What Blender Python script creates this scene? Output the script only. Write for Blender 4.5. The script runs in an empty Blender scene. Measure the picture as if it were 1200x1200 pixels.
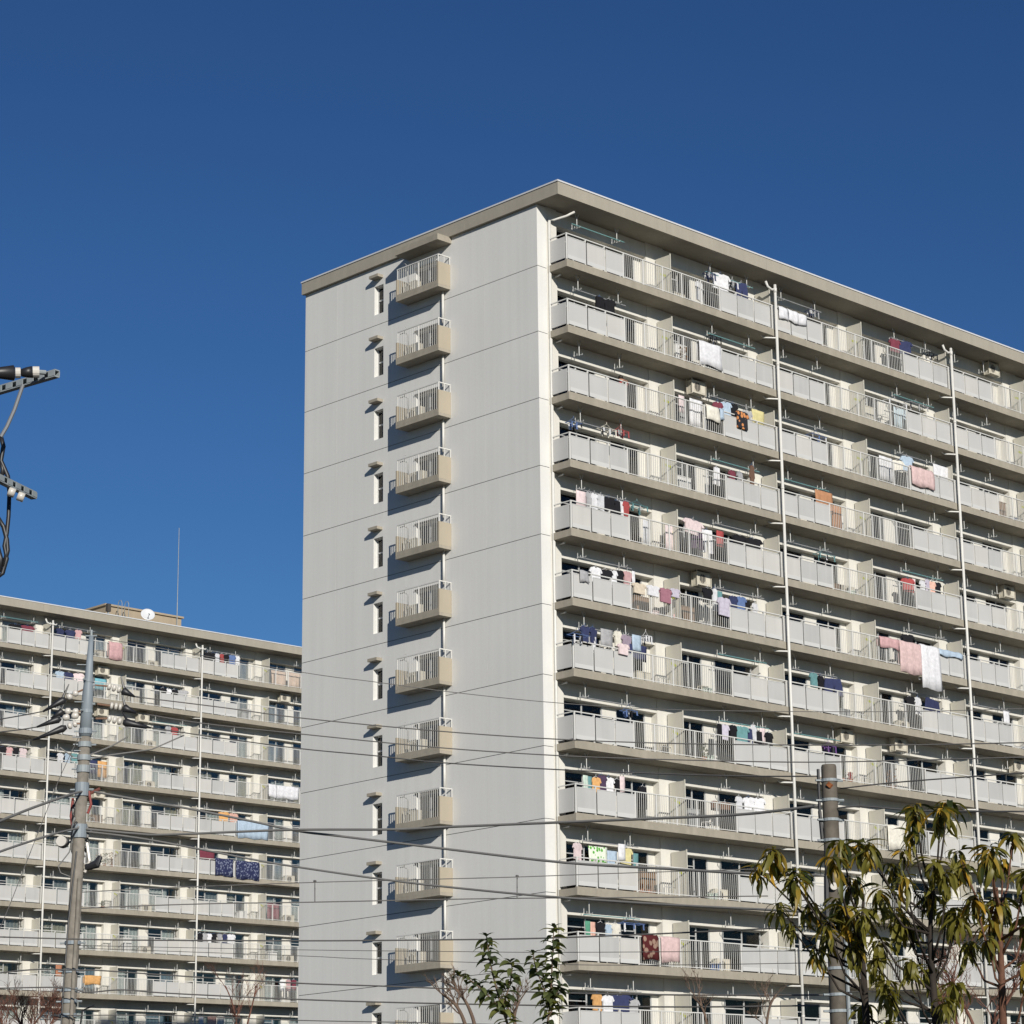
import bpy, bmesh, math, random
from mathutils import Vector, Matrix
rnd = random.Random(7)
SC = bpy.context.scene
COL = SC.collection
# ---------------------------------------------------------------- camera, sky, sun, exposure
cam = bpy.data.cameras.new('camera'); camo = bpy.data.objects.new('camera', cam); COL.objects.link(camo)
R = Vector((0.67624162, -0.73610345, -0.0291373)); U = Vector((-0.16943782, -0.193907, 0.96627682)); F = Vector((0.71692963, 0.64849965, 0.25585175))
m = Matrix((R, U, -F)).transposed().to_4x4(); m.translation = Vector((-65.31719, -67.21375, 1.5827))
camo.matrix_world = m
cam.sensor_width = 36; cam.lens = 36*2995.953/1200; cam.shift_x = -0.183817; cam.shift_y = 0.010688
cam.clip_start = .5; cam.clip_end = 6000
SC.camera = camo
SUN_EL, SUN_AZ = math.radians(21.7), math.radians(207.6)          # azimuth clockwise from +Y
w = bpy.data.worlds.new('World'); SC.world = w; w.use_nodes = True
nt = w.node_tree; bg = nt.nodes['Background']
sky = nt.nodes.new('ShaderNodeTexSky'); sky.sky_type = 'NISHITA'; sky.sun_disc = False
sky.sun_elevation = SUN_EL; sky.sun_rotation = SUN_AZ; sky.altitude = 0; sky.air_density = 1.2; sky.dust_density = 0.0; sky.ozone_density = 7.0
sk = nt.nodes.new('ShaderNodeVectorMath'); sk.operation = 'SCALE'; sk.inputs['Scale'].default_value = .685       # deep dry winter sky: one even contrast curve over the whole dome
gm = nt.nodes.new('ShaderNodeGamma'); gm.inputs[1].default_value = 1.4
nt.links.new(sky.outputs[0], sk.inputs[0]); nt.links.new(sk.outputs[0], gm.inputs[0]); nt.links.new(gm.outputs[0], bg.inputs[0]); bg.inputs[1].default_value = 0.05
sl = bpy.data.lights.new('sun', 'SUN'); sl.energy = 4.8; sl.angle = math.radians(.53); sl.color = (1, .95, .87)
so = bpy.data.objects.new('sun', sl); COL.objects.link(so)
sd = Vector((math.sin(SUN_AZ)*math.cos(SUN_EL), math.cos(SUN_AZ)*math.cos(SUN_EL), math.sin(SUN_EL)))
so.rotation_euler = sd.to_track_quat('Z', 'Y').to_euler(); so.location = (-40, -80, 60)
vs = SC.view_settings; vs.view_transform = 'Standard'; vs.look = 'None'; vs.exposure = 0; vs.gamma = 1; vs.use_curve_mapping = False

# ---------------------------------------------------------------- materials
MATS = {}
def mat(name, col, rough=.7, var=.06, scale=.8, streak=0., metal=0., bump=0., spec=.3, fine=0.):
    if name in MATS: return MATS[name]
    M = bpy.data.materials.new(name); M.use_nodes = True; n = M.node_tree.nodes; l = M.node_tree.links
    b = n['Principled BSDF']; b.inputs['Roughness'].default_value = rough; b.inputs['Metallic'].default_value = metal
    b.inputs['Specular IOR Level'].default_value = spec
    tc = n.new('ShaderNodeTexCoord'); geo = n.new('ShaderNodeNewGeometry')
    ns = n.new('ShaderNodeTexNoise'); ns.inputs['Scale'].default_value = scale; ns.inputs['Detail'].default_value = 5
    l.new(geo.outputs['Position'], ns.inputs['Vector'])
    mr = n.new('ShaderNodeMapRange'); mr.inputs['From Min'].default_value = .3; mr.inputs['From Max'].default_value = .7
    mr.inputs['To Min'].default_value = 1-var; mr.inputs['To Max'].default_value = 1+var
    l.new(ns.outputs['Fac'], mr.inputs['Value']); val = mr.outputs[0]
    if streak:
        mp = n.new('ShaderNodeMapping'); mp.inputs['Scale'].default_value = (2.2, 2.2, .06); l.new(geo.outputs['Position'], mp.inputs['Vector'])
        n2 = n.new('ShaderNodeTexNoise'); n2.inputs['Scale'].default_value = 1.6; n2.inputs['Detail'].default_value = 6; l.new(mp.outputs[0], n2.inputs['Vector'])
        m2 = n.new('ShaderNodeMapRange'); m2.inputs['From Min'].default_value = .32; m2.inputs['From Max'].default_value = .68
        m2.inputs['To Min'].default_value = 1-streak; m2.inputs['To Max'].default_value = 1+streak*.6
        l.new(n2.outputs['Fac'], m2.inputs['Value'])
        mm = n.new('ShaderNodeMath'); mm.operation = 'MULTIPLY'; l.new(val, mm.inputs[0]); l.new(m2.outputs[0], mm.inputs[1]); val = mm.outputs[0]
    if fine:
        n3 = n.new('ShaderNodeTexNoise'); n3.inputs['Scale'].default_value = 9; n3.inputs['Detail'].default_value = 4; l.new(geo.outputs['Position'], n3.inputs['Vector'])
        m3 = n.new('ShaderNodeMapRange'); m3.inputs['From Min'].default_value = .3; m3.inputs['From Max'].default_value = .7
        m3.inputs['To Min'].default_value = 1-fine; m3.inputs['To Max'].default_value = 1+fine; l.new(n3.outputs['Fac'], m3.inputs['Value'])
        mm = n.new('ShaderNodeMath'); mm.operation = 'MULTIPLY'; l.new(val, mm.inputs[0]); l.new(m3.outputs[0], mm.inputs[1]); val = mm.outputs[0]
    vm = n.new('ShaderNodeVectorMath'); vm.operation = 'SCALE'; vm.inputs[0].default_value = col; l.new(val, vm.inputs['Scale'])
    l.new(vm.outputs[0], b.inputs['Base Color'])
    if bump:
        bp = n.new('ShaderNodeBump'); bp.inputs['Strength'].default_value = bump; bp.inputs['Distance'].default_value = .02
        l.new(ns.outputs['Fac'], bp.inputs['Height']); l.new(bp.outputs[0], b.inputs['Normal'])
    MATS[name] = M; return M
def pattern_mat(name, c1, c2, scale, kind='voronoi'):
    if name in MATS: return MATS[name]
    M = bpy.data.materials.new(name); M.use_nodes = True; n = M.node_tree.nodes; l = M.node_tree.links
    b = n['Principled BSDF']; b.inputs['Roughness'].default_value = .9; b.inputs['Specular IOR Level'].default_value = .1
    tc = n.new('ShaderNodeTexCoord')
    t = n.new('ShaderNodeTexVoronoi' if kind == 'voronoi' else 'ShaderNodeTexWave'); t.inputs['Scale'].default_value = scale
    if kind != 'voronoi': t.inputs['Distortion'].default_value = 6; t.inputs['Detail'].default_value = 2
    l.new(tc.outputs['Object'], t.inputs['Vector'])
    r = n.new('ShaderNodeValToRGB'); r.color_ramp.elements[0].position = .34; r.color_ramp.elements[1].position = .44
    r.color_ramp.elements[0].color = (*c1, 1); r.color_ramp.elements[1].color = (*c2, 1)
    l.new(t.outputs[0], r.inputs[0]); l.new(r.outputs[0], b.inputs['Base Color']); MATS[name] = M; return M
GABLE = mat('gable paint', (.665, .66, .63), .8, .025, .25, .032, fine=.015)
CREAM = mat('cream wall paint', (.635, .617, .56), .75, .035, .5, .05, fine=.02)
SLAB = mat('beige concrete paint', (.33, .298, .24), .8, .05, .6, .09, fine=.05)
EAVE = mat('eave beige paint', (.345, .315, .258), .8, .05, .5, .05, fine=.03)
COPE = mat('white metal coping', (.60, .61, .62), .35, .02, 1, spec=.5)
PANEL = mat('grey railing sheet', (.495, .49, .472), .45, .03, .7, .02, spec=.4)
PANEL2 = mat('faded railing sheet', (.525, .515, .485), .5, .04, .7, .05, spec=.3)
PANEL3 = mat('dull railing sheet', (.455, .455, .44), .5, .05, .7, .06, spec=.3)
PANELF = mat('pale railing frame', (.55, .55, .53), .45, .03, 1)
RAIL = mat('white painted rail', (.60, .595, .565), .45, .03, 1.2)
BAL = mat('pale balusters', (.56, .555, .52), .5, .03, 1.2)
BOARD = mat('cream partition sheet', (.52, .50, .43), .7, .03, .8, .03)
STICK = mat('yellow green sticker', (.42, .45, .06), .6)
BRK = mat('galvanised bracket', (.48, .48, .46), .5, .05, 2, metal=.0)
ALU = mat('aluminium sash', (.50, .50, .49), .4, .04, 2, metal=.3)
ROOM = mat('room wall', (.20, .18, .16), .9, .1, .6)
GAP = mat('expansion joint strip', (.10, .10, .10), .9)
PIPE = mat('white drain pipe', (.62, .61, .57), .4, .04, 1.5, .04)
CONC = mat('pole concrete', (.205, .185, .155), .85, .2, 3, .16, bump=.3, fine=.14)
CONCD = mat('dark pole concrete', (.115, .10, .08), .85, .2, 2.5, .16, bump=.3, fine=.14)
SLEEVE = mat('blue grey steel sleeve', (.215, .25, .275), .5, .10, 3, .10)
STEEL = mat('galvanised steel', (.26, .29, .30), .55, .12, 6)
BLACK = mat('black rubber', (.018, .018, .02), .45, .1, 4, spec=.5)
CABLE = mat('dark cable', (.12, .115, .11), .6, .1, 2)
CABLEG = mat('grey cable', (.19, .185, .175), .6, .1, 2)
PORC = mat('white porcelain', (.55, .52, .47), .25, .05, 4, spec=.6)
RED = mat('red tape', (.22, .045, .038), .6)
RUST = mat('rusty steel', (.24, .085, .03), .85, .3, 20)
ACM = mat('weathered cream casing', (.56, .52, .43), .55, .08, 2, .08)
ACD = mat('dark fan grille', (.06, .055, .05), .6)
POT = mat('terracotta', (.30, .13, .07), .85, .15, 8)
BARK = mat('grey brown bark', (.13, .095, .07), .9, .25, 14, bump=.5)
BARKD = mat('dark bark', (.032, .025, .020), .9, .25, 14, bump=.5)
BARKR = mat('reddish bark', (.115, .055, .034), .85, .25, 14, bump=.4)
TWIG = mat('brown twigs', (.13, .09, .065), .9, .2, 10)
TWIGR = mat('reddish twigs', (.14, .065, .045), .9, .2, 10)
PENT = mat('tan rooftop wall', (.36, .295, .21), .8, .06, .8, .05)
GROUND = mat('asphalt', (.055, .053, .05), .9, .2, .3, bump=.2)
SKIN = mat('skin', (.52, .29, .20), .55, .05, 8)
HAIR = mat('dark hair', (.02, .015, .012), .5, .2, 20)
def glass():
    M = bpy.data.materials.new('window glass'); M.use_nodes = True; n = M.node_tree.nodes; l = M.node_tree.links
    n.remove(n['Principled BSDF']); o = n['Material Output']
    t = n.new('ShaderNodeBsdfTransparent'); t.inputs[0].default_value = (.80, .83, .83, 1)
    g = n.new('ShaderNodeBsdfGlossy'); g.inputs['Roughness'].default_value = .03
    f = n.new('ShaderNodeFresnel'); f.inputs[0].default_value = 1.55
    x = n.new('ShaderNodeMixShader'); l.new(f.outputs[0], x.inputs[0]); l.new(t.outputs[0], x.inputs[1]); l.new(g.outputs[0], x.inputs[2]); l.new(x.outputs[0], o.inputs[0])
    return M
GLASS = glass()
def leafmat(name, col, tr=.35):
    M = mat(name, col, .45, .18, 6, spec=.4)
    n = M.node_tree.nodes; l = M.node_tree.links; o = n['Material Output']; b = n['Principled BSDF']
    t = n.new('ShaderNodeBsdfTranslucent'); t.inputs[0].default_value = (min(1, col[0]*2.2), min(1, col[1]*2), col[2]*.7, 1)
    x = n.new('ShaderNodeMixShader'); x.inputs[0].default_value = tr; l.new(b.outputs[0], x.inputs[1]); l.new(t.outputs[0], x.inputs[2]); l.new(x.outputs[0], o.inputs[0])
    return M
LEAFM = [leafmat('dark olive leaf', (.080, .084, .016)), leafmat('olive leaf', (.165, .152, .028)), leafmat('deep green leaf', (.032, .045, .012)), leafmat('golden olive leaf', (.29, .205, .03)), leafmat('yellow leaf', (.46, .27, .03))]
LEAFS = [leafmat('shrub leaf', (.11, .13, .042)), leafmat('shrub leaf dark', (.05, .068, .026)), leafmat('shrub leaf lime', (.19, .20, .06))]
PLANT = leafmat('pot plant green', (.09, .11, .03))
CUR = [mat('white curtain', (.62, .61, .58), .9), mat('grey curtain', (.30, .30, .30), .9), mat('beige curtain', (.42, .37, .28), .9), mat('blue grey curtain', (.24, .29, .34), .9)]
CC = {'white': (.66, .66, .68), 'navy': (.035, .045, .12), 'black': (.016, .016, .02), 'pale pink': (.70, .55, .55), 'cream': (.70, .66, .55), 'maroon': (.20, .035, .06),
 'light blue': (.36, .48, .60), 'grey': (.36, .36, .37), 'yellow': (.62, .54, .20), 'blue': (.09, .16, .36), 'red': (.42, .05, .05), 'brown': (.17, .09, .055), 'pale grey': (.60, .61, .64),
 'teal': (.10, .27, .28), 'dark purple': (.07, .04, .085), 'rose pink': (.56, .31, .31), 'beige': (.62, .52, .38), 'dusty maroon': (.36, .14, .19), 'lavender': (.50, .46, .56),
 'dusty purple': (.34, .26, .34), 'orange': (.66, .32, .06), 'pale green': (.48, .60, .50), 'green': (.06, .28, .17), 'salmon': (.72, .38, .28), 'pink': (.62, .42, .40), 'purple': (.16, .07, .26),
 'orange brown': (.46, .20, .075), 'pale blue': (.42, .53, .58), 'tan': (.52, .38, .28), 'turquoise': (.12, .42, .50), 'rust': (.42, .16, .07)}
CC = {k_: tuple(v_*.78+.22*(.3*c_[0]+.6*c_[1]+.1*c_[2]) for v_ in c_) for k_, c_ in CC.items()}
def cloth(c):
    if c == 'green and white': return pattern_mat('green leaf print', (.10, .36, .05), (.70, .74, .62), 7)
    if c == 'orange and black': return pattern_mat('orange black print', (.62, .26, .10), (.03, .03, .035), 5)
    if c == 'navy patterned': return pattern_mat('navy swirl print', (.16, .18, .26), (.028, .034, .085), 7)
    if c == 'maroon floral': return pattern_mat('maroon floral print', (.30, .20, .15), (.085, .02, .02), 4)
    return mat(c+' cloth', CC[c], .9, .10, 7, spec=.1, fine=.08)

# ---------------------------------------------------------------- mesh helpers
class MB:
    def __init__(s): s.v = []; s.f = []
    def box(s, x0, x1, y0, y1, z0, z1):
        i = len(s.v); s.v += [(x0,y0,z0),(x1,y0,z0),(x1,y1,z0),(x0,y1,z0),(x0,y0,z1),(x1,y0,z1),(x1,y1,z1),(x0,y1,z1)]
        s.f += [[i+a for a in q] for q in ((0,3,2,1),(4,5,6,7),(0,1,5,4),(1,2,6,5),(2,3,7,6),(3,0,4,7))]; return s
    def tube(s, pts, r, n=6, r1=None, cap=True):
        pts = [Vector(p) for p in pts]; k = len(pts); i0 = len(s.v); ref = None
        for j, p in enumerate(pts):
            d = (pts[min(j+1, k-1)]-pts[max(j-1, 0)]).normalized()
            if ref is None or abs(ref.dot(d)) > .99:
                ref = Vector((0,0,1)) if abs(d.z) < .9 else Vector((1,0,0))
            a = d.cross(ref).normalized(); b = a.cross(d); ref = b
            rr = r if r1 is None else r+(r1-r)*j/(k-1)
            if isinstance(r, (list, tuple)): rr = r[j]
            for t in range(n):
                an = 2*math.pi*t/n; s.v.append(tuple(p+a*math.cos(an)*rr+b*math.sin(an)*rr))
        for j in range(k-1):
            for t in range(n):
                u = (t+1) % n; s.f.append([i0+j*n+t, i0+j*n+u, i0+(j+1)*n+u, i0+(j+1)*n+t])
        if cap: s.f.append([i0+t for t in range(n)][::-1]); s.f.append([i0+(k-1)*n+t for t in range(n)])
        return s
    def prism(s, poly, y0, y1):          # polygon in x,z extruded along y
        i = len(s.v); k = len(poly); s.v += [(x, y0, z) for x, z in poly]+[(x, y1, z) for x, z in poly]
        s.f.append(list(range(i, i+k))); s.f.append(list(range(i+2*k-1, i+k-1, -1)))
        for t in range(k): u = (t+1) % k; s.f.append([i+t, i+k+t, i+k+u, i+u])
        return s
    def mesh(s, name, m, smooth=False):
        me = bpy.data.meshes.new(name); me.from_pydata(s.v, [], s.f); me.materials.append(m)
        bm = bmesh.new(); bm.from_mesh(me); bmesh.ops.recalc_face_normals(bm, faces=bm.faces); bm.to_mesh(me); bm.free()
        if smooth:
            for p in me.polygons: p.use_smooth = True
        return me
    def build(s, name, m, parent=None, loc=(0,0,0), smooth=False): return put(s.mesh(name, m, smooth), name, parent, loc)
def put(me, name, parent=None, loc=(0,0,0), rot=None, sc=None):
    o = bpy.data.objects.new(name, me); COL.objects.link(o); o.location = loc
    if rot: o.rotation_euler = rot
    if sc: o.scale = sc
    if parent: o.parent = parent
    return o
def empty(name, loc, label, cat, group=None):
    o = bpy.data.objects.new(name, None); COL.objects.link(o); o.location = loc; o['label'] = label; o['category'] = cat
    if group: o['group'] = group
    return o
def tag(o, label, cat, group=None):
    o['label'] = label; o['category'] = cat
    if group: o['group'] = group
    return o
def stuff(o): o['kind'] = 'stuff'; return o

# ---------------------------------------------------------------- ground
g = MB(); g.box(-2500, 2500, -2500, 2500, -1, 0); o = g.build('ground', GROUND); o['kind'] = 'structure'

# ---------------------------------------------------------------- apartment blocks
H = 2.7
class Kit: pass
def make_kit(s):
    """shared meshes of one balcony bay, x scaled by s, origin at bay start / facade plane / slab top"""
    K = Kit(); L = 12.26*s; K.L = L; K.s = s
    b = MB(); b.box(0, L, -1.06, .028, -.27, 0); b.box(0, L, -1.06, -.96, 0, .035); K.slab = b.mesh('balcony', SLAB)
    pw = 1.055*s-.062
    b = MB(); b.box(0, pw, -.012, .012, .10, .985); K.panel = [b.mesh('railing_panel', m_) for m_ in (PANEL, PANEL, PANEL, PANEL2, PANEL3)]
    b = MB()
    for y_ in (-.022, -.0135): b.v += [(0, y_, .085), (pw, y_, .085), (pw, y_, 1.0), (0, y_, 1.0), (.016, y_, .24), (pw-.016, y_, .24), (pw-.016, y_, .972), (.016, y_, .972)]
    for q_ in range(4): u_ = (q_+1) % 4; b.f += [[q_, u_, 4+u_, 4+q_], [8+q_, 12+q_, 12+u_, 8+u_], [q_, 8+q_, 8+u_, u_], [4+q_, 4+u_, 12+u_, 12+q_]]
    K.trim = b.mesh('panel_frame', PANELF)
    b = MB(); b.box(-.012, .012, 0, .80, .10, .985); K.side = b.mesh('side_panel', PANEL)
    K.posts = [x*s for x in (.04, 1.10, 2.15, 3.20, 4.33, 5.47, 6.61, 7.76, 8.92, 9.97, 11.02, 12.08, 12.22)]
    b = MB()
    b.box(.0, L, -1.04, -.985, 1.085, 1.125); b.box(3.2*s, 8.92*s, -1.03, -.995, .075, .105)
    for j_, x in enumerate(K.posts):
        if j_ in (1, 2, 9, 10): b.box(x-.055, x-.008, -.99, -.955, .0, 1.084); b.box(x-.055, x+.0, -1.035, -.992, .0, .08); b.box(x-.055, x+.0, -1.035, -.992, 1.005, 1.084)
        elif j_ != 11: b.box(x-.03, x+.03, -1.035, -.99, .0, 1.084)
    b.box(.012, .058, -.984, -.06, 1.085, 1.123); b.box(L-.058, L-.012, -.984, -.06, 1.085, 1.123)
    b.box(.012, .058, -.10, -.055, 0, 1.084); b.box(L-.058, L-.012, -.10, -.055, 0, 1.084)
    K.rail = b.mesh('handrail', RAIL)
    b = MB()
    for a, c in zip(K.posts[3:8], K.posts[4:9]):
        n = 9
        for i in range(1, n+1):
            x = a+(c-a)*i/(n+1); b.box(x-.008, x+.008, -1.020, -1.004, .106, 1.084)
    K.bars = b.mesh('balusters', BAL)
    b = MB(); b.box(-.015, .015, -.84, -.06, .03, 1.84); b.box(-.022, .022, -.88, -.841, 0, 1.88); K.board = b.mesh('partition_board', BOARD)
    b = MB(); b.prism([(-.0, 0), (.0, 0)], 0, 0) if False else None
    b.v = [(-.019, -.62, .93), (-.019, -.30, 1.10), (-.019, -.30, 1.20), (-.019, -.62, 1.03), (-.0165, -.62, .93), (-.0165, -.30, 1.10), (-.0165, -.30, 1.20), (-.0165, -.62, 1.03)]
    b.f = [[0,1,2,3],[4,7,6,5],[0,4,5,1],[1,5,6,2],[2,6,7,3],[3,7,4,0]]; K.stick = b.mesh('sticker', STICK)
    # pole bracket hanging from the slab above: V of two straps, a rod and a hooked arm
    b = MB(); z = H-.27
    b.tube([(-.11, 0, z), (0, 0, z-.22)], .016, 4); b.tube([(.11, 0, z), (0, 0, z-.22)], .016, 4); b.tube([(0, 0, z-.20), (0, 0, z-.60)], .02, 5)
    b.tube([(0, 0, z-.56), (0, .28, z-.56), (0, .30, z-.50)], .014, 4); b.tube([(0, .27, z-.58), (0, .27, z-.36)], .014, 4); b.tube([(0, .12, z-.56), (0, .12, z-.47)], .012, 4)
    b.tube([(0, 0, z-.56), (0, -.16, z-.60), (0, -.18, z-.54)], .014, 4)
    K.bracket = b.mesh('pole_bracket', BRK)
    b = MB(); b.tube([(-.32, -.55, 0), (-.32, -.55, .36), (-.26, -.55, .42), (.26, -.55, .42), (.32, -.55, .36), (.32, -.55, 0)], .016, 5); K.hatch = b.mesh('hatch_rail', BRK)
    b = MB(); b.tube([(0, 0, 0), (-.42, .36, .02), (-.50, .43, .12)], .034, 7); K.drain = b.mesh('drain_arm', PIPE)
    K.win = {}
    for key, (x0, x1) in dict(a=(.66, 2.88), b=(3.63, 5.25), c=(7.03, 8.63), d=(9.38, 11.64)).items():
        wd = (x1-x0)*s; b = MB(); h = 1.86
        b.box(0, wd, .335, .395, 0, .10); b.box(0, wd, .335, .395, h-.06, h); b.box(0, .045, .335, .395, .101, h-.061); b.box(wd-.045, wd, .335, .395, .101, h-.061)
        b.box(wd/2-.03, wd/2+.03, .33, .40, .101, h-.061); b.box(.046, wd/2-.031, .34, .375, 1.45, 1.49)
        fr = b.mesh('window', ALU)
        ps = []
        for j in (0, 1):
            b = MB(); xa = .046 if j == 0 else wd/2+.031; xb = wd/2-.031 if j == 0 else wd-.046
            b.box(xa, xb, .355+.02*j, .361+.02*j, .101, h-.062); ps.append(b.mesh('pane', GLASS))
        K.win[key] = (x0*s, wd, fr, ps)
    return K
def curtain_mesh(wd, c, r):
    n = max(6, int(wd/.09)); b = MB(); z0, z1 = .08, 1.84
    for i in range(n+1):
        x = wd*i/n; y = .50+.03*math.sin(i*2.1)+.015*r.random(); b.v += [(x, y, z0), (x, y, z1)]
    for i in range(n): b.f.append([2*i, 2*i+2, 2*i+3, 2*i+1])
    return b.mesh('curtain', c)
def block(root, K, b0, pit, nbays, rows, zs, seed, gable_end):
    r = random.Random(seed); s = K.s; XE = b0+nbays*pit-.05+.6
    curt = [[curtain_mesh(w_, c, r) for c in CUR] for w_ in (.7, 1.0, 1.5)]
    ztop = zs+2.45
    # columns and piers run the full height
    for i in range(2*nbays+1):
        cx = b0+(-.025+6.155*i)*s; hw = .53
        x0 = cx-hw
        if gable_end and i == 0: x0 = .502
        MB().box(x0, cx+hw, 0, .60, 0, ztop+.02).build('column', CREAM, root)
    zb = zs-(rows-1)*H-.27
    for i in range(nbays):
        for x0, x1 in ((2.88, 3.63), (5.25, 5.62), (6.66, 7.03), (8.63, 9.38)):
            MB().box(b0+i*pit+x0*s, b0+i*pit+x1*s, .33, .62, 0, ztop).build('pier', CREAM, root)
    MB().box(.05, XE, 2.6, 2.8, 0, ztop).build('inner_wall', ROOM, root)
    for k in range(rows):
        z = zs-k*H
        zc = ztop if k == 0 else z+H-.27
        MB().box(.502, XE, .03, .58, z+1.85, zc-.003 if k == 0 else zc+.02).build('beam', CREAM, root)
        MB().box(.502, XE, .032, 13.9, z-.25, z-.02).build('floor_slab', SLAB, root)
        for i in range(nbays):
            ba = put(K.slab, 'balcony', root, (b0+i*pit, 0, z))
            for j in (0, 1, 2, 8, 9, 10):
                put(r.choice(K.panel), 'railing_panel', ba, (K.posts[j]+.062, -1.01, 0))
            for j in (0, 1, 2, 8, 9, 10): put(K.trim, 'panel_frame', ba, (K.posts[j]+.062, -1.01, 0))
            put(K.side, 'side_panel', ba, (.035, -.93, 0)); put(K.side, 'side_panel', ba, (K.L-.035, -.93, 0))
            put(K.rail, 'handrail', ba)
            stuff(put(K.bars, 'balusters', ba))
            for x in ((6.13*s, K.L+.025) if i < 9 else ()): 
                put(K.board, 'partition_board', ba, (x, 0, 0))
            put(K.stick, 'sticker', ba, (6.13*s, 0, 0))
            for x in (1.1, 3.35, 8.9, 11.2): put(K.bracket, 'pole_bracket', ba, (x*s, -.55, -.12 if k == 0 else 0))
            put(K.hatch, 'hatch_rail', ba, (5.45*s, 0, 0))
            put(K.drain, 'drain_arm', ba, (K.L+.03, -1.15, -.38))
            if gable_end and i == 0: put(K.drain, 'drain_arm', ba, (.30, -.40, -.38), rot=(0, 0, math.radians(-60)))
            for key, (x0, wd, fr, ps) in K.win.items():
                wi = put(fr, 'window', root, (b0+i*pit+x0, 0, z))
                for p in ps: put(p, 'pane', wi)
                q = r.random()
                if q < .85:
                    cs = r.choice((0, 0, 0, 1, 2, 3)); wdt = r.choice((0, 1, 1)) if wd < 1.8 else r.choice((0, 1, 2, 2))
                    put(curt[wdt][cs], 'curtain', wi, (.04 if r.random() < .5 else wd-.04-(.7, 1.0, 1.5)[wdt], 0, 0))
    # plain lower wall of the storeys under the frame
    MB().box(.502, XE, .3, .9, 0, zb-.02).build('lower_wall', CREAM, root)
    MB().box(XE, XE+.3, .0, 13.9, 0, ztop).build('end_wall', GABLE, root)
    MB().box(.502, XE, 13.6, 13.9, 0, ztop).build('rear_wall', GABLE, root)
    return XE
def eave(root, x0, x1, y0, y1, z0, z1):
    b = MB(); n = 0
    # fascia boards butt end to end with a soffit slab between
    xs = [x0]
    while xs[-1] < x1-.1: xs.append(min(x1, xs[-1]+6.155))
    for a, c in zip(xs, xs[1:]):
        MB().box(a+.004, c-.004, y0, y0+.14, z0, z1).build('fascia', EAVE, root)
    ys = [y0+.144]
    while ys[-1] < y1-.1: ys.append(min(y1, ys[-1]+5.2))
    for a, c in zip(ys, ys[1:]): MB().box(x0, x0+.14, a+.003, c-.003, z0, z1).build('fascia', EAVE, root)
    MB().box(x0+.142, x1, y0+.142, y1, z0+.02, z1-.03).build('roof', EAVE, root)
    MB().box(x0-.03, x1, y0-.03, y0+.22, z1+.002, z1+.065).build('roof_coping', COPE, root)
    MB().box(x0-.03, x0+.22, y0+.222, y1+.03, z1+.002, z1+.065).build('roof_coping', COPE, root)
def downpipe(root, x, y, ztop, wall_x=None, double=False):
    o = MB().tube([(x, y, 0), (x, y, ztop)], .062, 10).build('downpipe', PIPE, root, smooth=True)
    z = 3.0
    b = MB().tube([(x, y, ztop-.22), (x-.22, y+.02, ztop-.26), (x-.42, y+.05, ztop-.16), (x-.50, y+.08, ztop+.06)], .055, 9)
    b.build('drain_elbow', PIPE, o, smooth=True)
    if double: MB().tube([(x, y, ztop-.22), (x+.22, y+.02, ztop-.26), (x+.32, y+.05, ztop-.18)], .05, 8).build('drain_elbow', PIPE, o, smooth=True)
    MB().tube([(x, y, ztop-.35), (x, y, ztop-.15)], .08, 10).build('pipe_collar', PIPE, o, smooth=True)
    while z < ztop-1:
        MB().tube([(x, y, z), (x, y, z+.08)], .072, 9).build('pipe_collar', PIPE, o, smooth=True); z += H*2
    return o

# ---- the near block
near = empty('apartment_building', (0,0,0), 'near white apartment block with blank side wall, roof eave and stacked balconies', 'building')
K1 = make_kit(1.0)
ZS = 37.0; B0 = .56; PIT = 12.31
XE = block(near, K1, B0, PIT, 3, 12, ZS, 3, True)
eave(near, -.15, XE+.3, -1.34, 14.30, 39.45, 39.97)
downpipe(near, B0+PIT-.005, -1.17, 39.0); downpipe(near, B0+2*PIT-.005, -1.17, 39.0); downpipe(near, B0+3*PIT-.005, -1.17, 39.0)
o = MB().tube([(.61, -.07, 0), (.61, -.07, 39.0)], .06, 10).build('downpipe', PIPE, near, smooth=True)
MB().tube([(.61, -.07, 38.95), (.75, -.2, 38.93), (1.05, -.6, 39.06), (1.25, -.85, 39.22)], .05, 9).build('drain_elbow', PIPE, o, smooth=True)
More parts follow.
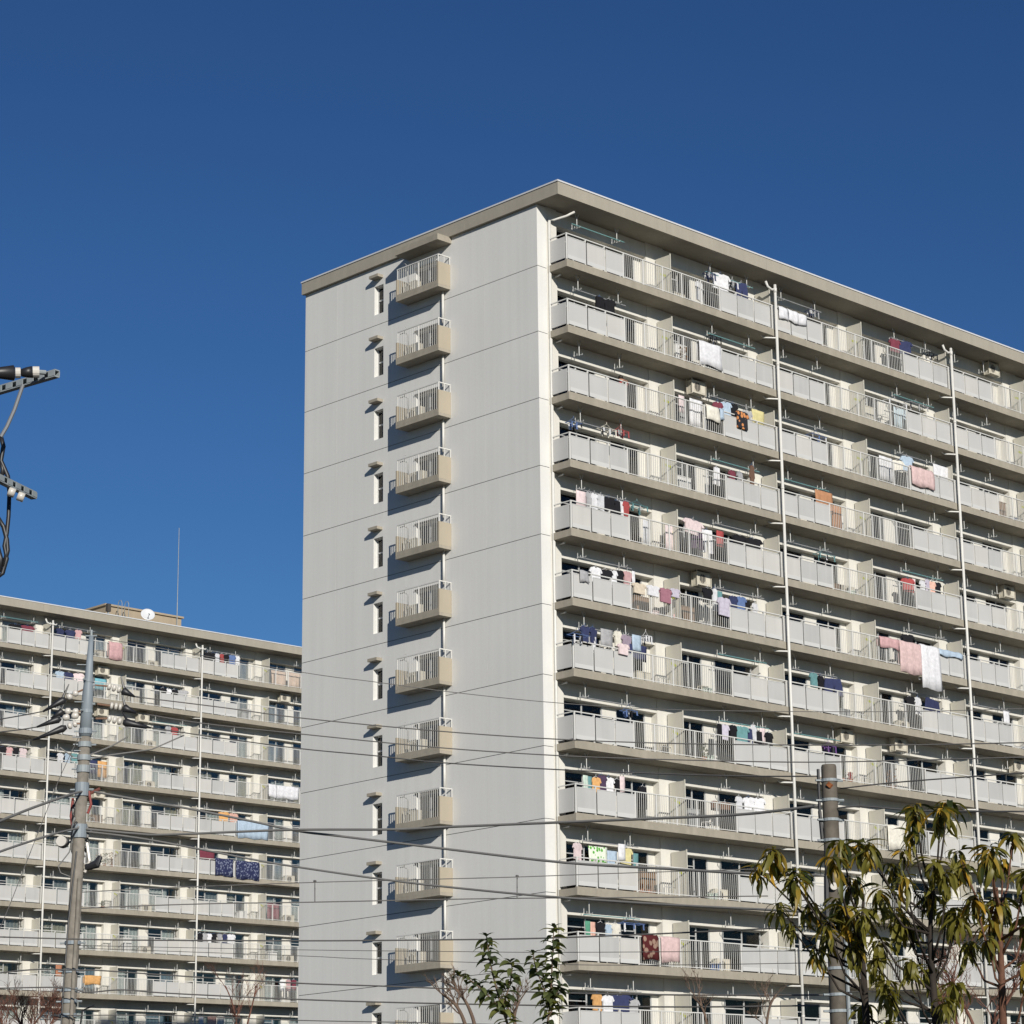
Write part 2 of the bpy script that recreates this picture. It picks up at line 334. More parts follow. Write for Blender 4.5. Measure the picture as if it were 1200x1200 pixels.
# side wall: precast panels, three per storey, joints open 3 cm
D = 14.2; SEAM = (0, 3.02, 12.08, D)
zz = [0, 2.1]+[36.9-H*k for k in range(12, -1, -1)]+[39.447]
for lo, hi in zip(zz, zz[1:]):
    for j in range(3):
        y0, y1 = SEAM[j]+(.004 if j else 0), SEAM[j+1]-(.004 if j < 2 else 0); a, c = lo+.012, hi-.012
        if hi > 39: c = hi
        b = MB()
        if j != 1 or lo < 3: b.box(0, .5, y0, y1, a, c)
        else:
            zj = lo if hi < 39 else 36.9
            dz0, dz1 = zj+.35, zj+1.75; wz0, wz1 = zj+.46, zj+1.70
            for p, q, u, v in ((y0, 5.75, a, c), (5.75, 7.13, a, dz0), (5.75, 7.13, dz1, c), (7.13, 9.13, a, c), (9.13, 9.70, a, wz0), (9.13, 9.70, wz1, c), (9.70, y1, a, c)):
                b.box(0, .5, p, q, u, v)
            wf = MB().box(.20, .25, 9.131, 9.70, wz0, wz0+.05).box(.20, .25, 9.131, 9.70, wz1-.05, wz1).box(.20, .25, 9.131, 9.18, wz0+.05, wz1-.05).box(.20, .25, 9.65, 9.70, wz0+.05, wz1-.05).box(.195, .26, 9.181, 9.649, wz0+.62, wz0+.68).build('window', ALU, near)
            MB().box(.22, .226, 9.18, 9.65, wz0+.05, wz1-.05).build('pane', GLASS, wf)
            MB().box(-.30, .0-.002, 9.15, 9.71, zj+1.98, zj+2.10).build('window_canopy', SLAB, near)
            df = MB().box(.15, .21, 5.752, 5.81, dz0, dz1).box(.15, .21, 7.07, 7.128, dz0, dz1).box(.15, .21, 6.40, 6.47, dz0, dz1-.06).box(.15, .21, 5.81, 7.07, dz1-.06, dz1).build('balcony_door', ALU, near)
            MB().box(.175, .181, 5.811, 6.40, dz0, dz1-.06).build('pane', GLASS, df); MB().box(.175, .181, 6.47, 7.07, dz0, dz1-.06).build('pane', GLASS, df)
            MB().box(.34, .36, 5.8, 6.35, dz0, dz1).build('curtain', CUR[rnd.choice((0, 1, 1, 3))], df)
            MB().box(-.05, -.002, 5.70, 7.18, dz1+.01, dz1+.06).build('hood_shadow_bar', ACD, near)  # thin dark bar, its colour standing in for the canopy shadow above the door
            # side balcony
            gb = MB().box(-.65, -.002, 5.03, 7.60, zj+.34, zj+.46).build('side_balcony', SLAB, near)
            MB().box(-.65, -.57, 5.112, 7.518, zj+.462, zj+.62).build('parapet', SLAB, gb)
            MB().box(-.65, -.002, 5.03, 5.11, zj+.462, zj+1.40).build('end_panel', mat('tan end panel', (.37, .325, .25), .75, .04, .9, .03), gb)
            MB().box(-.65, -.002, 7.52, 7.60, zj+.462, zj+1.28).build('end_panel', mat('tan end panel', (.37, .325, .25), .75, .04, .9, .03), gb)
            q = MB().box(-.63, -.59, 5.06, 7.57, zj+1.70, zj+1.74)
            for y in (5.08, 6.28, 7.54): q.box(-.628, -.592, y-.02, y+.02, zj+.621 if 5.2 < y < 7.5 else (zj+1.402 if y < 6 else zj+1.282), zj+1.699)
            q.box(-.59, -.004, 5.05, 5.09, zj+1.70, zj+1.74); q.box(-.03, -.004, 5.05, 5.09, zj+1.40, zj+1.70); q.box(-.33, -.30, 5.05, 5.09, zj+1.40, zj+1.70)
            q.build('handrail', RAIL, gb)
            q = MB()
            for t in range(1, 22):
                y = 5.10+t*.11
                if y < 7.5 and abs(y-6.28) > .03: q.box(-.618, -.602, y-.008, y+.008, zj+.621, zj+1.699)
            stuff(q.build('balusters', BAL, gb))
            MB().tube([(-.10, 4.955+.42, zj-H+1.70), (-.10, 4.955+.42, zj+.338)], .05, 8).build('downpipe', PIPE, near, smooth=True)
        b.build('wall_panel', GABLE, near)
MB().box(.03, .49, .02, D-.02, 0, 39.3).build('joint_backing', GAP, near) if False else None
# dark backing strips seen at the bottom of the open joints
for z in zz[1:-1]: MB().box(.02, .48, .01, D-.01, z-.0115, z+.0115).build('joint_seal', GAP, near)
MB().box(-.76, -.002, 4.95, 7.56, 39.19, 39.447).build('side_canopy', SLAB, near)

# ---- the far block
far = empty('apartment_building', (0, 72.25, 0), 'far white apartment block behind, half hidden by the near block', 'building')
S2 = 11.72/12.26; K2 = make_kit(S2); ZS2 = 36.82; B2 = 13.62; PIT2 = 11.77
XE2 = block(far, K2, B2, PIT2, 3, 11, ZS2, 11, False)
MB().box(B2-.9, B2-.6, 0, 13.9, 0, 39.19).build('end_wall', GABLE, far)
eave(far, B2-1.4, XE2+.3, -1.285, 14.2, 39.20, 39.71)
for i in (1, 2): downpipe(far, B2+i*PIT2-.03, -1.17, 38.75, double=True)
# rooftop house, mast, dish on the far block
ph = MB().box(34.73, 41.1, 6.75, 12.0, 39.65, 42.55).build('rooftop_house', PENT, far)
MB().box(34.60, 41.23, 6.62, 12.1, 42.551, 42.68).build('roof_slab', PENT, ph); MB().box(34.68, 41.15, 6.70, 6.748, 41.75, 41.85).build('string_course', PENT, ph)
t = empty('antenna_mast', (40.62, 78.85, 39.6), 'thin tall whip antenna standing on the far roof', 'antenna')
MB().tube([(0,0,0), (0,0,4)], .035, 6).build('mast_base', STEEL, t); MB().tube([(0,0,4), (0,0,9.5)], .028, 6, r1=.02).build('whip', STEEL, t)
t = empty('satellite_dish', (33.99, 73.0, 39.7), 'round white satellite dish on the far roof edge', 'dish')
b = MB(); n = 18
for j, (rr, dy) in enumerate(((.02, .10), (.2, .085), (.36, .05), (.48, 0))):
    for i in range(n): b.v.append((rr*math.cos(2*math.pi*i/n), dy, rr*math.sin(2*math.pi*i/n)))
for j in range(3):
    for i in range(n): b.f.append([j*n+i, j*n+(i+1) % n, (j+1)*n+(i+1) % n, (j+1)*n+i])
b.f.append(list(range(n)))
d = put(b.mesh('reflector', COPE, True), 'reflector', t, (0, 0, 1.06), rot=(math.radians(-25), 0, math.radians(-25)))
md = d.modifiers.new('s', 'SOLIDIFY'); md.thickness = .02
MB().tube([(0, .1, 0), (0, .12, 1.05)], .04, 6).build('dish_stand', STEEL, t); MB().tube([(-.05, 0, .7), (-.2, -.45, .95)], .018, 5).tube([(-.2, -.48, .92), (-.2, -.40, 1.02)], .04, 6).build('feed_arm', STEEL, t)
for i, x in enumerate((35.1, 35.65)):
    t = MB().tube([(0, 0, 0), (0, 0, 2.9), (0, .12, 3.1), (0, .35, 3.12), (0, .47, 2.9), (0, .47, 1.9)], .024, 6).build('vent_pipe', STEEL, None, (x, 77.6, 39.64), smooth=True)
    tag(t, ('left', 'right')[i]+' of two grey hooked pipes in front of the rooftop house', 'pipe', 'hooked pipes on the far roof')
t = empty('roof_equipment', (34.2, 77.9, 39.64), 'small dark device on a stand near the rooftop house corner', 'device')
MB().box(-.05, .05, -.05, .05, 0, 2.2).build('stand', STEEL, t); MB().box(-.14, .14, -.12, .12, 2.2, 2.75).build('device_box', ACD, t)

# ---------------------------------------------------------------- laundry
LAUNDRY = [
('M', 0, 0, 9.46, 0.88, 1.91, 0.71, 'shirt', 'white', 'P'),
('M', 0, 0, 8.75, 0.43, 1.74, 0.27, 'socks', 'navy', 'P'),
('M', 0, 0, 10.2, 0.25, 1.69, 0.36, 'socks', 'white', 'P'),
('M', 0, 0, 10.76, 0.61, 1.83, 0.54, 'trousers', 'navy', 'P'),
('M', 0, 0, 8.12, 0.41, 1.23, 0.84, 'shirt', 'white', 'F'),
('M', 1, 0, 2.22, 0.51, 1.81, 0.46, 'trousers', 'black', 'P'),
('M', 1, 0, 2.76, 0.54, 1.83, 0.45, 'shirt', 'black', 'P'),
('M', 1, 0, 8.17, 1.37, 1.18, 1.02, 'sheet', 'white', 'R'),
('M', 1, 0, 8.9, 0.62, 1.68, 0.32, 'socks', 'black', 'P'),
('M', 2, 0, 6.83, 0.33, 1.38, 0.67, 'towel', 'pale pink', 'P'),
('M', 2, 0, 7.72, 0.78, 1.44, 1.12, 'sheet', 'white', 'P'),
('M', 2, 0, 8.19, 0.76, 1.2, 0.64, 'towel', 'cream', 'R'),
('M', 2, 0, 9.03, 0.43, 1.61, 0.3, 'shirt', 'maroon', 'P'),
('M', 2, 0, 9.5, 0.52, 1.71, 0.48, 'shirt', 'light blue', 'P'),
('M', 2, 0, 9.96, 0.41, 1.73, 0.36, 'shirt', 'black', 'P'),
('M', 2, 0, 9.99, 0.69, 1.37, 0.76, 'shirt', 'orange and black', 'R'),
('M', 2, 0, 10.85, 0.47, 1.61, 0.3, 'shirt', 'grey', 'P'),
('M', 2, 0, 11.53, 0.78, 1.78, 0.53, 'towel', 'yellow', 'P'),
('M', 2, 0, 8.74, 0.26, 0.92, 0.48, 'towel', 'light blue', 'R'),
('M', 3, 0, 0.66, 0.59, 1.68, 0.24, 'socks', 'blue', 'P'),
('M', 3, 0, 2.48, 0.78, 1.8, 0.33, 'socks', 'cream', 'P'),
('M', 3, 0, 3.25, 0.64, 1.88, 0.45, 'socks', 'red', 'P'),
('M', 3, 0, 8.83, 0.34, 1.47, 0.75, 'trousers', 'white', 'P'),
('M', 3, 0, 9.77, 0.3, 1.53, 0.32, 'shirt', 'maroon', 'P'),
('M', 3, 0, 10.25, 0.35, 1.54, 0.24, 'shirt', 'grey', 'P'),
('M', 3, 0, 11.03, 0.32, 1.99, 0.66, 'coat', 'brown', 'P'),
('M', 4, 0, 1.0, 0.55, 1.73, 0.43, 'towel', 'pale pink', 'P'),
('M', 4, 0, 1.43, 0.27, 1.75, 0.43, 'shirt', 'grey', 'P'),
('M', 4, 0, 1.71, 0.29, 1.76, 0.43, 'shirt', 'white', 'P'),
('M', 4, 0, 2.07, 0.44, 1.77, 0.46, 'shirt', 'pale grey', 'P'),
('M', 4, 0, 2.49, 0.57, 1.75, 0.46, 'shirt', 'black', 'P'),
('M', 4, 0, 2.95, 0.35, 1.7, 0.37, 'trousers', 'black', 'P'),
('M', 4, 0, 3.18, 0.25, 1.73, 0.52, 'towel', 'white', 'P'),
('M', 4, 0, 3.46, 0.27, 1.76, 0.28, 'shirt', 'red', 'P'),
('M', 4, 0, 4.09, 0.94, 1.7, 0.38, 'socks', 'teal', 'P'),
('M', 4, 0, 4.64, 0.43, 1.22, 0.96, 'sheet', 'pale grey', 'F'),
('M', 4, 0, 6.0, 0.56, 1.4, 0.99, 'towel', 'pale pink', 'F'),
('M', 4, 0, 7.32, 1.13, 1.7, 0.61, 'shirt', 'pale pink', 'P'),
('M', 4, 0, 7.53, 0.61, 1.23, 0.7, 'trousers', 'dark purple', 'F'),
('M', 4, 0, 8.11, 0.57, 1.38, 0.93, 'trousers', 'white', 'P'),
('M', 4, 0, 8.91, 0.42, 1.52, 0.64, 'towel', 'red', 'P'),
('M', 4, 0, 10.1, 0.74, 1.54, 0.41, 'shirt', 'black', 'P'),
('M', 4, 0, 10.91, 0.79, 1.55, 0.36, 'shirt', 'black', 'P'),
('M', 5, 0, 0.63, 0.47, 1.27, 0.46, 'towel', 'grey', 'R'),
('M', 5, 0, 1.71, 0.49, 1.54, 0.3, 'shirt', 'white', 'P'),
('M', 5, 0, 2.24, 0.53, 1.53, 0.21, 'shirt', 'black', 'P'),
('M', 5, 0, 2.62, 0.24, 1.56, 0.25, 'shirt', 'pale grey', 'P'),
('M', 5, 0, 2.98, 0.35, 1.62, 0.31, 'shirt', 'black', 'P'),
('M', 5, 0, 3.45, 0.49, 1.65, 0.38, 'shirt', 'rose pink', 'P'),
('M', 5, 0, 3.78, 0.16, 1.72, 0.41, 'towel', 'white', 'P'),
('M', 5, 0, 3.61, 0.67, 1.12, 0.42, 'shirt', 'beige', 'R'),
('M', 5, 0, 4.38, 0.66, 1.15, 0.42, 'shirt', 'white', 'R'),
('M', 5, 0, 5.07, 0.65, 1.15, 0.58, 'shirt', 'dusty maroon', 'R'),
('M', 5, 0, 5.63, 0.5, 1.22, 0.35, 'shirt', 'lavender', 'R'),
('M', 5, 0, 6.22, 0.37, 0.36, 0.19, 'towel', 'rose pink', 'F'),
('M', 5, 0, 8.05, 0.52, 1.71, 0.42, 'shirt', 'black', 'P'),
('M', 5, 0, 8.48, 0.35, 1.75, 0.93, 'coat', 'white', 'P'),
('M', 5, 0, 8.75, 0.27, 1.68, 0.31, 'towel', 'teal', 'P'),
('M', 5, 0, 8.49, 0.69, 1.36, 0.76, 'shirt', 'lavender', 'R'),
('M', 5, 0, 9.59, 0.42, 1.62, 0.32, 'shirt', 'navy', 'P'),
('M', 5, 0, 10.05, 0.46, 1.66, 0.34, 'shirt', 'blue', 'P'),
('M', 5, 0, 10.39, 0.28, 1.56, 0.29, 'trousers', 'black', 'P'),
('M', 5, 0, 10.91, 0.34, 1.5, 0.28, 'shirt', 'white', 'P'),
('M', 6, 0, 1.07, 0.42, 1.85, 0.41, 'shirt', 'navy', 'P'),
('M', 6, 0, 1.5, 0.4, 1.85, 0.37, 'shirt', 'navy', 'P'),
('M', 6, 0, 0.28, 0.9, 1.39, 0.23, 'socks', 'blue', 'R'),
('M', 6, 0, 1.52, 0.26, 1.5, 0.34, 'towel', 'white', 'P'),
('M', 6, 0, 2.23, 0.64, 1.89, 0.67, 'towel', 'grey', 'P'),
('M', 6, 0, 2.84, 0.39, 1.9, 0.38, 'shirt', 'cream', 'P'),
('M', 6, 0, 3.32, 0.58, 1.82, 0.29, 'shirt', 'dusty purple', 'P'),
('M', 6, 0, 3.84, 0.48, 1.89, 0.27, 'towel', 'light blue', 'P'),
('M', 6, 0, 4.4, 0.22, 1.91, 0.32, 'socks', 'white', 'P'),
('M', 6, 0, 2.65, 0.54, 1.41, 0.42, 'shirt', 'pale pink', 'R'),
('M', 6, 0, 3.95, 0.95, 1.51, 0.23, 'towel', 'navy', 'P'),
('M', 7, 0, 3.35, 0.67, 1.57, 0.19, 'socks', 'blue', 'P'),
('M', 7, 0, 8.52, 0.25, 1.65, 0.39, 'trousers', 'black', 'P'),
('M', 7, 0, 8.83, 0.36, 1.66, 0.37, 'shirt', 'lavender', 'P'),
('M', 7, 0, 9.33, 0.42, 1.7, 0.43, 'shirt', 'black', 'P'),
('M', 7, 0, 9.86, 0.58, 1.71, 0.5, 'shirt', 'teal', 'P'),
('M', 7, 0, 10.26, 0.21, 1.67, 0.48, 'trousers', 'navy', 'P'),
('M', 7, 0, 10.56, 0.36, 1.84, 0.57, 'shirt', 'white', 'P'),
('M', 7, 0, 10.85, 0.26, 1.61, 0.44, 'trousers', 'black', 'P'),
('M', 7, 0, 11.07, 0.3, 1.77, 0.48, 'towel', 'pale pink', 'P'),
('M', 7, 0, 11.48, 0.58, 1.64, 0.45, 'shirt', 'black', 'P'),
('M', 8, 0, 0.93, 0.25, 1.55, 0.36, 'towel', 'pale green', 'P'),
('M', 8, 0, 1.16, 0.2, 1.53, 0.33, 'towel', 'teal', 'P'),
('M', 8, 0, 1.51, 0.23, 1.53, 0.33, 'shirt', 'orange', 'P'),
('M', 8, 0, 1.81, 0.32, 1.64, 0.36, 'shirt', 'dark purple', 'P'),
('M', 8, 0, 2.19, 0.41, 1.59, 0.36, 'shirt', 'white', 'P'),
('M', 8, 0, 2.64, 0.28, 1.56, 0.3, 'shirt', 'black', 'P'),
('M', 8, 0, 2.92, 0.27, 1.71, 0.49, 'towel', 'pale pink', 'P'),
('M', 8, 0, 4.03, 0.41, 1.33, 0.76, 'trousers', 'black', 'P'),
('M', 8, 0, 9.53, 0.46, 1.55, 0.3, 'shirt', 'white', 'P'),
('M', 8, 0, 10.1, 0.52, 1.58, 0.3, 'shirt', 'white', 'P'),
('M', 8, 0, 10.68, 0.57, 1.6, 0.26, 'shirt', 'white', 'P'),
('M', 8, 0, 8.12, 0.39, 1.26, 0.38, 'shirt', 'brown', 'F'),
('M', 8, 0, 8.71, 0.58, 1.25, 0.32, 'shirt', 'brown', 'F'),
('M', 9, 0, 0.48, 0.48, 1.69, 0.59, 'shirt', 'pale pink', 'P'),
('M', 9, 0, 1.5, 0.97, 1.64, 0.49, 'towel', 'green and white', 'P'),
('M', 9, 0, 2.25, 0.52, 1.54, 0.37, 'towel', 'light blue', 'P'),
('M', 9, 0, 2.79, 0.38, 1.84, 0.44, 'towel', 'white', 'P'),
('M', 9, 0, 3.03, 0.58, 1.71, 0.62, 'shirt', 'yellow', 'P'),
('M', 9, 0, 3.56, 0.27, 1.55, 0.29, 'towel', 'teal', 'P'),
('M', 10, 0, 0.91, 0.25, 1.57, 0.43, 'towel', 'green', 'P'),
('M', 10, 0, 1.18, 0.28, 1.55, 0.39, 'towel', 'salmon', 'P'),
('M', 10, 0, 1.61, 0.49, 1.55, 0.28, 'shirt', 'black', 'P'),
('M', 10, 0, 2.03, 0.28, 1.5, 0.33, 'shirt', 'light blue', 'P'),
('M', 10, 0, 2.38, 0.4, 1.56, 0.31, 'shirt', 'cream', 'P'),
('M', 10, 0, 3.22, 1.17, 1.6, 0.17, 'socks', 'blue', 'P'),
('M', 10, 0, 3.75, 0.85, 1.15, 0.91, 'quilt', 'maroon floral', 'R'),
('M', 10, 0, 4.84, 1.01, 1.19, 0.94, 'sheet', 'pink', 'R'),
('M', 11, 0, 1.35, 0.52, 1.65, 0.52, 'shirt', 'orange', 'P'),
('M', 11, 0, 1.89, 0.52, 1.61, 0.47, 'shirt', 'white', 'P'),
('M', 11, 0, 2.57, 0.77, 1.66, 0.51, 'shirt', 'navy', 'P'),
('M', 11, 0, 3.22, 0.51, 1.52, 0.31, 'shirt', 'grey', 'P'),
('M', 0, 1, 0.59, 0.63, 1.42, 0.55, 'towel', 'white', 'R'),
('M', 0, 1, 1.22, 0.58, 1.44, 0.53, 'towel', 'white', 'R'),
('M', 0, 1, 1.84, 0.6, 1.46, 0.51, 'towel', 'white', 'R'),
('M', 0, 1, 3.05, 0.58, 1.67, 0.38, 'socks', 'navy', 'P'),
('M', 0, 1, 8.83, 0.55, 1.76, 0.62, 'shirt', 'maroon', 'P'),
('M', 0, 1, 9.51, 0.76, 1.82, 0.54, 'shirt', 'navy', 'P'),
('M', 0, 1, 11.46, 0.68, 1.64, 0.36, 'socks', 'black', 'P'),
('M', 1, 1, 8.63, 1.4, 1.4, 0.56, 'socks', 'white', 'P'),
('M', 1, 1, 10.19, 1.43, 1.64, 0.53, 'socks', 'grey', 'P'),
('M', 1, 1, 9.07, 1.05, 1.31, 0.91, 'sheet', 'pale blue', 'F'),
('M', 2, 1, 3.0, 1.03, 1.42, 0.2, 'socks', 'blue', 'P'),
('M', 2, 1, 7.75, 0.95, 1.4, 1.04, 'towel', 'white', 'P'),
('M', 2, 1, 8.57, 0.62, 1.27, 0.37, 'shirt', 'cream', 'P'),
('M', 2, 1, 9.27, 0.66, 1.75, 0.7, 'shirt', 'light blue', 'P'),
('M', 2, 1, 9.76, 1.58, 1.69, 0.85, 'quilt', 'pink', 'R'),
('M', 2, 1, 11.74, 1.13, 1.78, 0.56, 'towel', 'white', 'P'),
('M', 3, 1, 3.36, 1.15, 1.74, 0.58, 'sheet', 'orange brown', 'P'),
('M', 3, 1, 4.21, 0.7, 1.34, 1.04, 'sheet', 'orange brown', 'F'),
('M', 4, 1, 3.19, 1.1, 1.6, 0.33, 'socks', 'teal', 'P'),
('M', 4, 1, 8.88, 0.67, 1.49, 0.62, 'shirt', 'red', 'P'),
('M', 4, 1, 9.34, 0.21, 1.54, 0.42, 'towel', 'pale pink', 'P'),
('M', 4, 1, 9.94, 0.4, 1.55, 0.3, 'shirt', 'white', 'P'),
('M', 4, 1, 10.32, 0.28, 1.66, 0.42, 'shirt', 'lavender', 'P'),
('M', 4, 1, 10.63, 0.31, 1.62, 0.34, 'shirt', 'salmon', 'P'),
('M', 4, 1, 11.01, 0.25, 1.64, 0.39, 'shirt', 'black', 'P'),
('M', 5, 1, 8.29, 1.58, 1.22, 1.4, 'quilt', 'pink', 'R'),
('M', 5, 1, 9.62, 1.33, 1.72, 1.92, 'quilt', 'white', 'R'),
('M', 5, 1, 6.81, 1.38, 1.24, 0.47, 'towel', 'rose pink', 'R'),
('M', 5, 1, 8.68, 0.56, 1.64, 0.36, 'shirt', 'black', 'P'),
('M', 5, 1, 11.11, 1.7, 1.27, 0.27, 'towel', 'light blue', 'R'),
('M', 6, 1, 2.14, 0.46, 1.78, 0.41, 'shirt', 'teal', 'P'),
('M', 6, 1, 2.61, 0.45, 1.72, 0.4, 'shirt', 'black', 'P'),
('M', 6, 1, 3.39, 1.06, 1.7, 0.46, 'trousers', 'navy', 'P'),
('M', 6, 1, 8.63, 0.45, 1.59, 0.3, 'shirt', 'black', 'P'),
('M', 6, 1, 9.17, 0.58, 1.61, 0.81, 'shirt', 'white', 'P'),
('M', 6, 1, 10.22, 1.48, 1.64, 0.43, 'trousers', 'navy', 'P'),
('M', 6, 2, 3.34, 0.43, 1.76, 0.5, 'towel', 'white', 'P'),
('M', 7, 1, 2.96, 0.56, 1.48, 0.23, 'socks', 'purple', 'P'),
('M', 8, 1, 6.56, 1.05, 1.2, 1.03, 'sheet', 'cream', 'R'),
('L', 0, 0, 9.32, 0.78, 1.4, 0.44, 'shirt', 'black', 'P'),
('L', 0, 0, 10.21, 0.89, 1.46, 0.42, 'shirt', 'maroon', 'P'),
('L', 0, 1, 0.89, 0.67, 1.6, 0.5, 'shirt', 'navy', 'P'),
('L', 0, 1, 1.63, 0.7, 1.63, 0.49, 'shirt', 'navy', 'P'),
('L', 0, 1, 2.26, 0.45, 1.72, 0.47, 'shirt', 'rose pink', 'P'),
('L', 0, 1, 4.85, 1.02, 1.04, 1.14, 'quilt', 'rose pink', 'R'),
('L', 0, 2, 0.79, 0.39, 1.64, 0.7, 'shirt', 'black', 'P'),
('L', 0, 2, 1.26, 0.27, 1.65, 0.69, 'shirt', 'black', 'P'),
('L', 0, 2, 1.6, 0.36, 1.67, 0.69, 'shirt', 'pale grey', 'P'),
('L', 0, 2, 2.0, 0.3, 1.68, 0.68, 'shirt', 'red', 'P'),
('L', 0, 2, 2.37, 0.4, 1.7, 0.68, 'shirt', 'black', 'P'),
('L', 0, 2, 2.85, 0.5, 1.72, 0.67, 'shirt', 'blue', 'P'),
('L', 0, 2, 3.3, 0.33, 1.73, 0.66, 'shirt', 'white', 'P'),
('L', 0, 2, 6.91, 1.3, 1.14, 1.05, 'sheet', 'tan', 'F'),
('L', 0, 2, 8.26, 1.13, 1.22, 1.06, 'sheet', 'tan', 'F'),
('L', 1, 1, 4.07, 0.9, 1.22, 0.5, 'towel', 'turquoise', 'P'),
('L', 1, 1, 0.97, 0.62, 1.52, 0.46, 'shirt', 'light blue', 'P'),
('L', 1, 1, 1.64, 0.67, 1.52, 0.42, 'shirt', 'navy', 'P'),
('L', 1, 1, 2.35, 0.67, 1.56, 0.42, 'shirt', 'pale pink', 'P'),
('L', 1, 1, 8.99, 0.46, 1.33, 0.36, 'shirt', 'black', 'P'),
('L', 1, 1, 9.45, 0.34, 1.37, 0.37, 'shirt', 'white', 'P'),
('L', 1, 1, 9.89, 0.49, 1.41, 0.37, 'shirt', 'black', 'P'),
('L', 1, 1, 10.57, 0.75, 1.47, 0.37, 'shirt', 'grey', 'P'),
('L', 2, 1, 10.01, 0.53, 1.59, 0.49, 'shirt', 'red', 'P'),
('L', 2, 1, 9.49, 0.4, 1.6, 0.4, 'shirt', 'grey', 'P'),
('L', 3, 1, 4.4, 0.72, 1.22, 0.83, 'towel', 'orange', 'P'),
('L', 3, 1, 3.73, 0.54, 1.31, 0.76, 'towel', 'navy', 'P'),
('L', 3, 1, 1.24, 0.51, 1.61, 0.58, 'shirt', 'white', 'P'),
('L', 3, 1, 1.79, 0.48, 1.66, 0.59, 'shirt', 'light blue', 'P'),
('L', 3, 1, 2.32, 0.48, 1.72, 0.59, 'shirt', 'teal', 'P'),
('L', 3, 0, 8.79, 0.39, 1.59, 0.54, 'shirt', 'black', 'P'),
('L', 3, 0, 9.24, 0.41, 1.6, 0.54, 'shirt', 'rose pink', 'P'),
('L', 3, 0, 9.71, 0.41, 1.61, 0.54, 'shirt', 'black', 'P'),
('L', 3, 0, 10.25, 0.57, 1.63, 0.54, 'shirt', 'pale pink', 'P'),
('L', 3, 2, 6.13, 0.65, 1.02, 0.88, 'sheet', 'white', 'R'),
('L', 3, 2, 7.44, 1.85, 0.97, 0.88, 'sheet', 'white', 'R'),
('L', 4, 2, 4.53, 2.58, 1.15, 1.16, 'quilt', 'light blue', 'R'),
('L', 4, 2, 2.36, 0.71, 1.69, 0.56, 'shirt', 'orange', 'P'),
('L', 4, 2, 3.21, 0.74, 1.67, 0.58, 'shirt', 'salmon', 'P'),
('L', 5, 2, 2.16, 1.46, 1.09, 1.13, 'quilt', 'navy patterned', 'R'),
('L', 5, 2, 4.14, 1.92, 1.08, 1.24, 'quilt', 'navy patterned', 'R'),
('L', 5, 2, 1.08, 1.23, 1.71, 0.57, 'towel', 'maroon', 'P'),
('L', 6, 2, 6.71, 1.04, 1.23, 1.03, 'sheet', 'maroon', 'F'),
('L', 7, 2, 0.64, 0.34, 1.61, 0.63, 'shirt', 'black', 'P'),
('L', 7, 2, 1.04, 0.35, 1.62, 0.62, 'shirt', 'grey', 'P'),
('L', 7, 2, 1.39, 0.23, 1.62, 0.61, 'shirt', 'white', 'P'),
('L', 7, 2, 1.79, 0.35, 1.63, 0.6, 'shirt', 'black', 'P'),
('L', 7, 2, 2.25, 0.37, 1.64, 0.58, 'shirt', 'grey', 'P'),
('L', 7, 2, 2.67, 0.35, 1.65, 0.57, 'shirt', 'navy', 'P'),
('L', 7, 2, 3.19, 0.59, 1.67, 0.56, 'shirt', 'white', 'P'),
('L', 8, 1, 3.89, 1.24, 1.1, 0.57, 'towel', 'orange', 'R'),
('L', 8, 2, 7.54, 0.36, 1.55, 0.71, 'shirt', 'white', 'P'),
('L', 8, 2, 8.06, 0.43, 1.57, 0.71, 'shirt', 'rose pink', 'P'),
('L', 8, 2, 8.52, 0.39, 1.59, 0.71, 'shirt', 'maroon', 'P'),
('L', 9, 2, 0.86, 0.4, 1.63, 0.78, 'towel', 'white', 'P'),
('L', 9, 2, 1.75, 0.69, 1.66, 0.78, 'towel', 'salmon', 'P'),
('L', 9, 2, 2.44, 0.58, 1.68, 0.78, 'towel', 'cream', 'P'),
('L', 8, 1, 1.66, 0.46, 1.76, 0.73, 'towel', 'rust', 'P')]
ACS = [('M', 2, 0, 8.05, 2.07), ('M', 5, 0, 8.01, 2.11), ('M', 0, 2, 4.28, 2.13), ('M', 4, 2, 4.42, 2.13), ('M', 7, 1, 4.37, 2.1), ('M', 7, 1, 8.01, 2.14), ('M', 7, 2, 4.38, 2.1), ('L', 1, 1, 4.38, 2.05), ('L', 2, 1, 4.41, 2.03), ('L', 2, 1, 7.62, 2.01), ('L', 1, 2, 7.61, 2.07), ('L', 4, 1, 4.35, 2.05)]
BL = {'M': (near, 0., ZS, B0, PIT, 1.0, -1.0), 'L': (far, 72.25, ZS2, B2, PIT2, S2, -1.0)}
ORD = ['topmost row', 'second row', 'third row', 'fourth row', 'fifth row', 'sixth row', 'seventh row', 'eighth row', 'ninth row', 'tenth row', 'eleventh row', 'twelfth row']
def flat(bl, bay, xo):
    rgt = xo > 6.15
    if bl == 'M': return [['corner flat by the side wall', 'left of the first tall drainpipe'], ['right of the first tall drainpipe', 'left of the second tall drainpipe'], ['right of the second tall drainpipe', 'at the right picture edge']][bay][rgt]
    return [['far block, left edge', 'far block, left of first drainpipe'], ['far block, right of first drainpipe', 'far block, left of second drainpipe'], ['far block, right of second drainpipe', 'far block beside the near block']][bay][rgt]
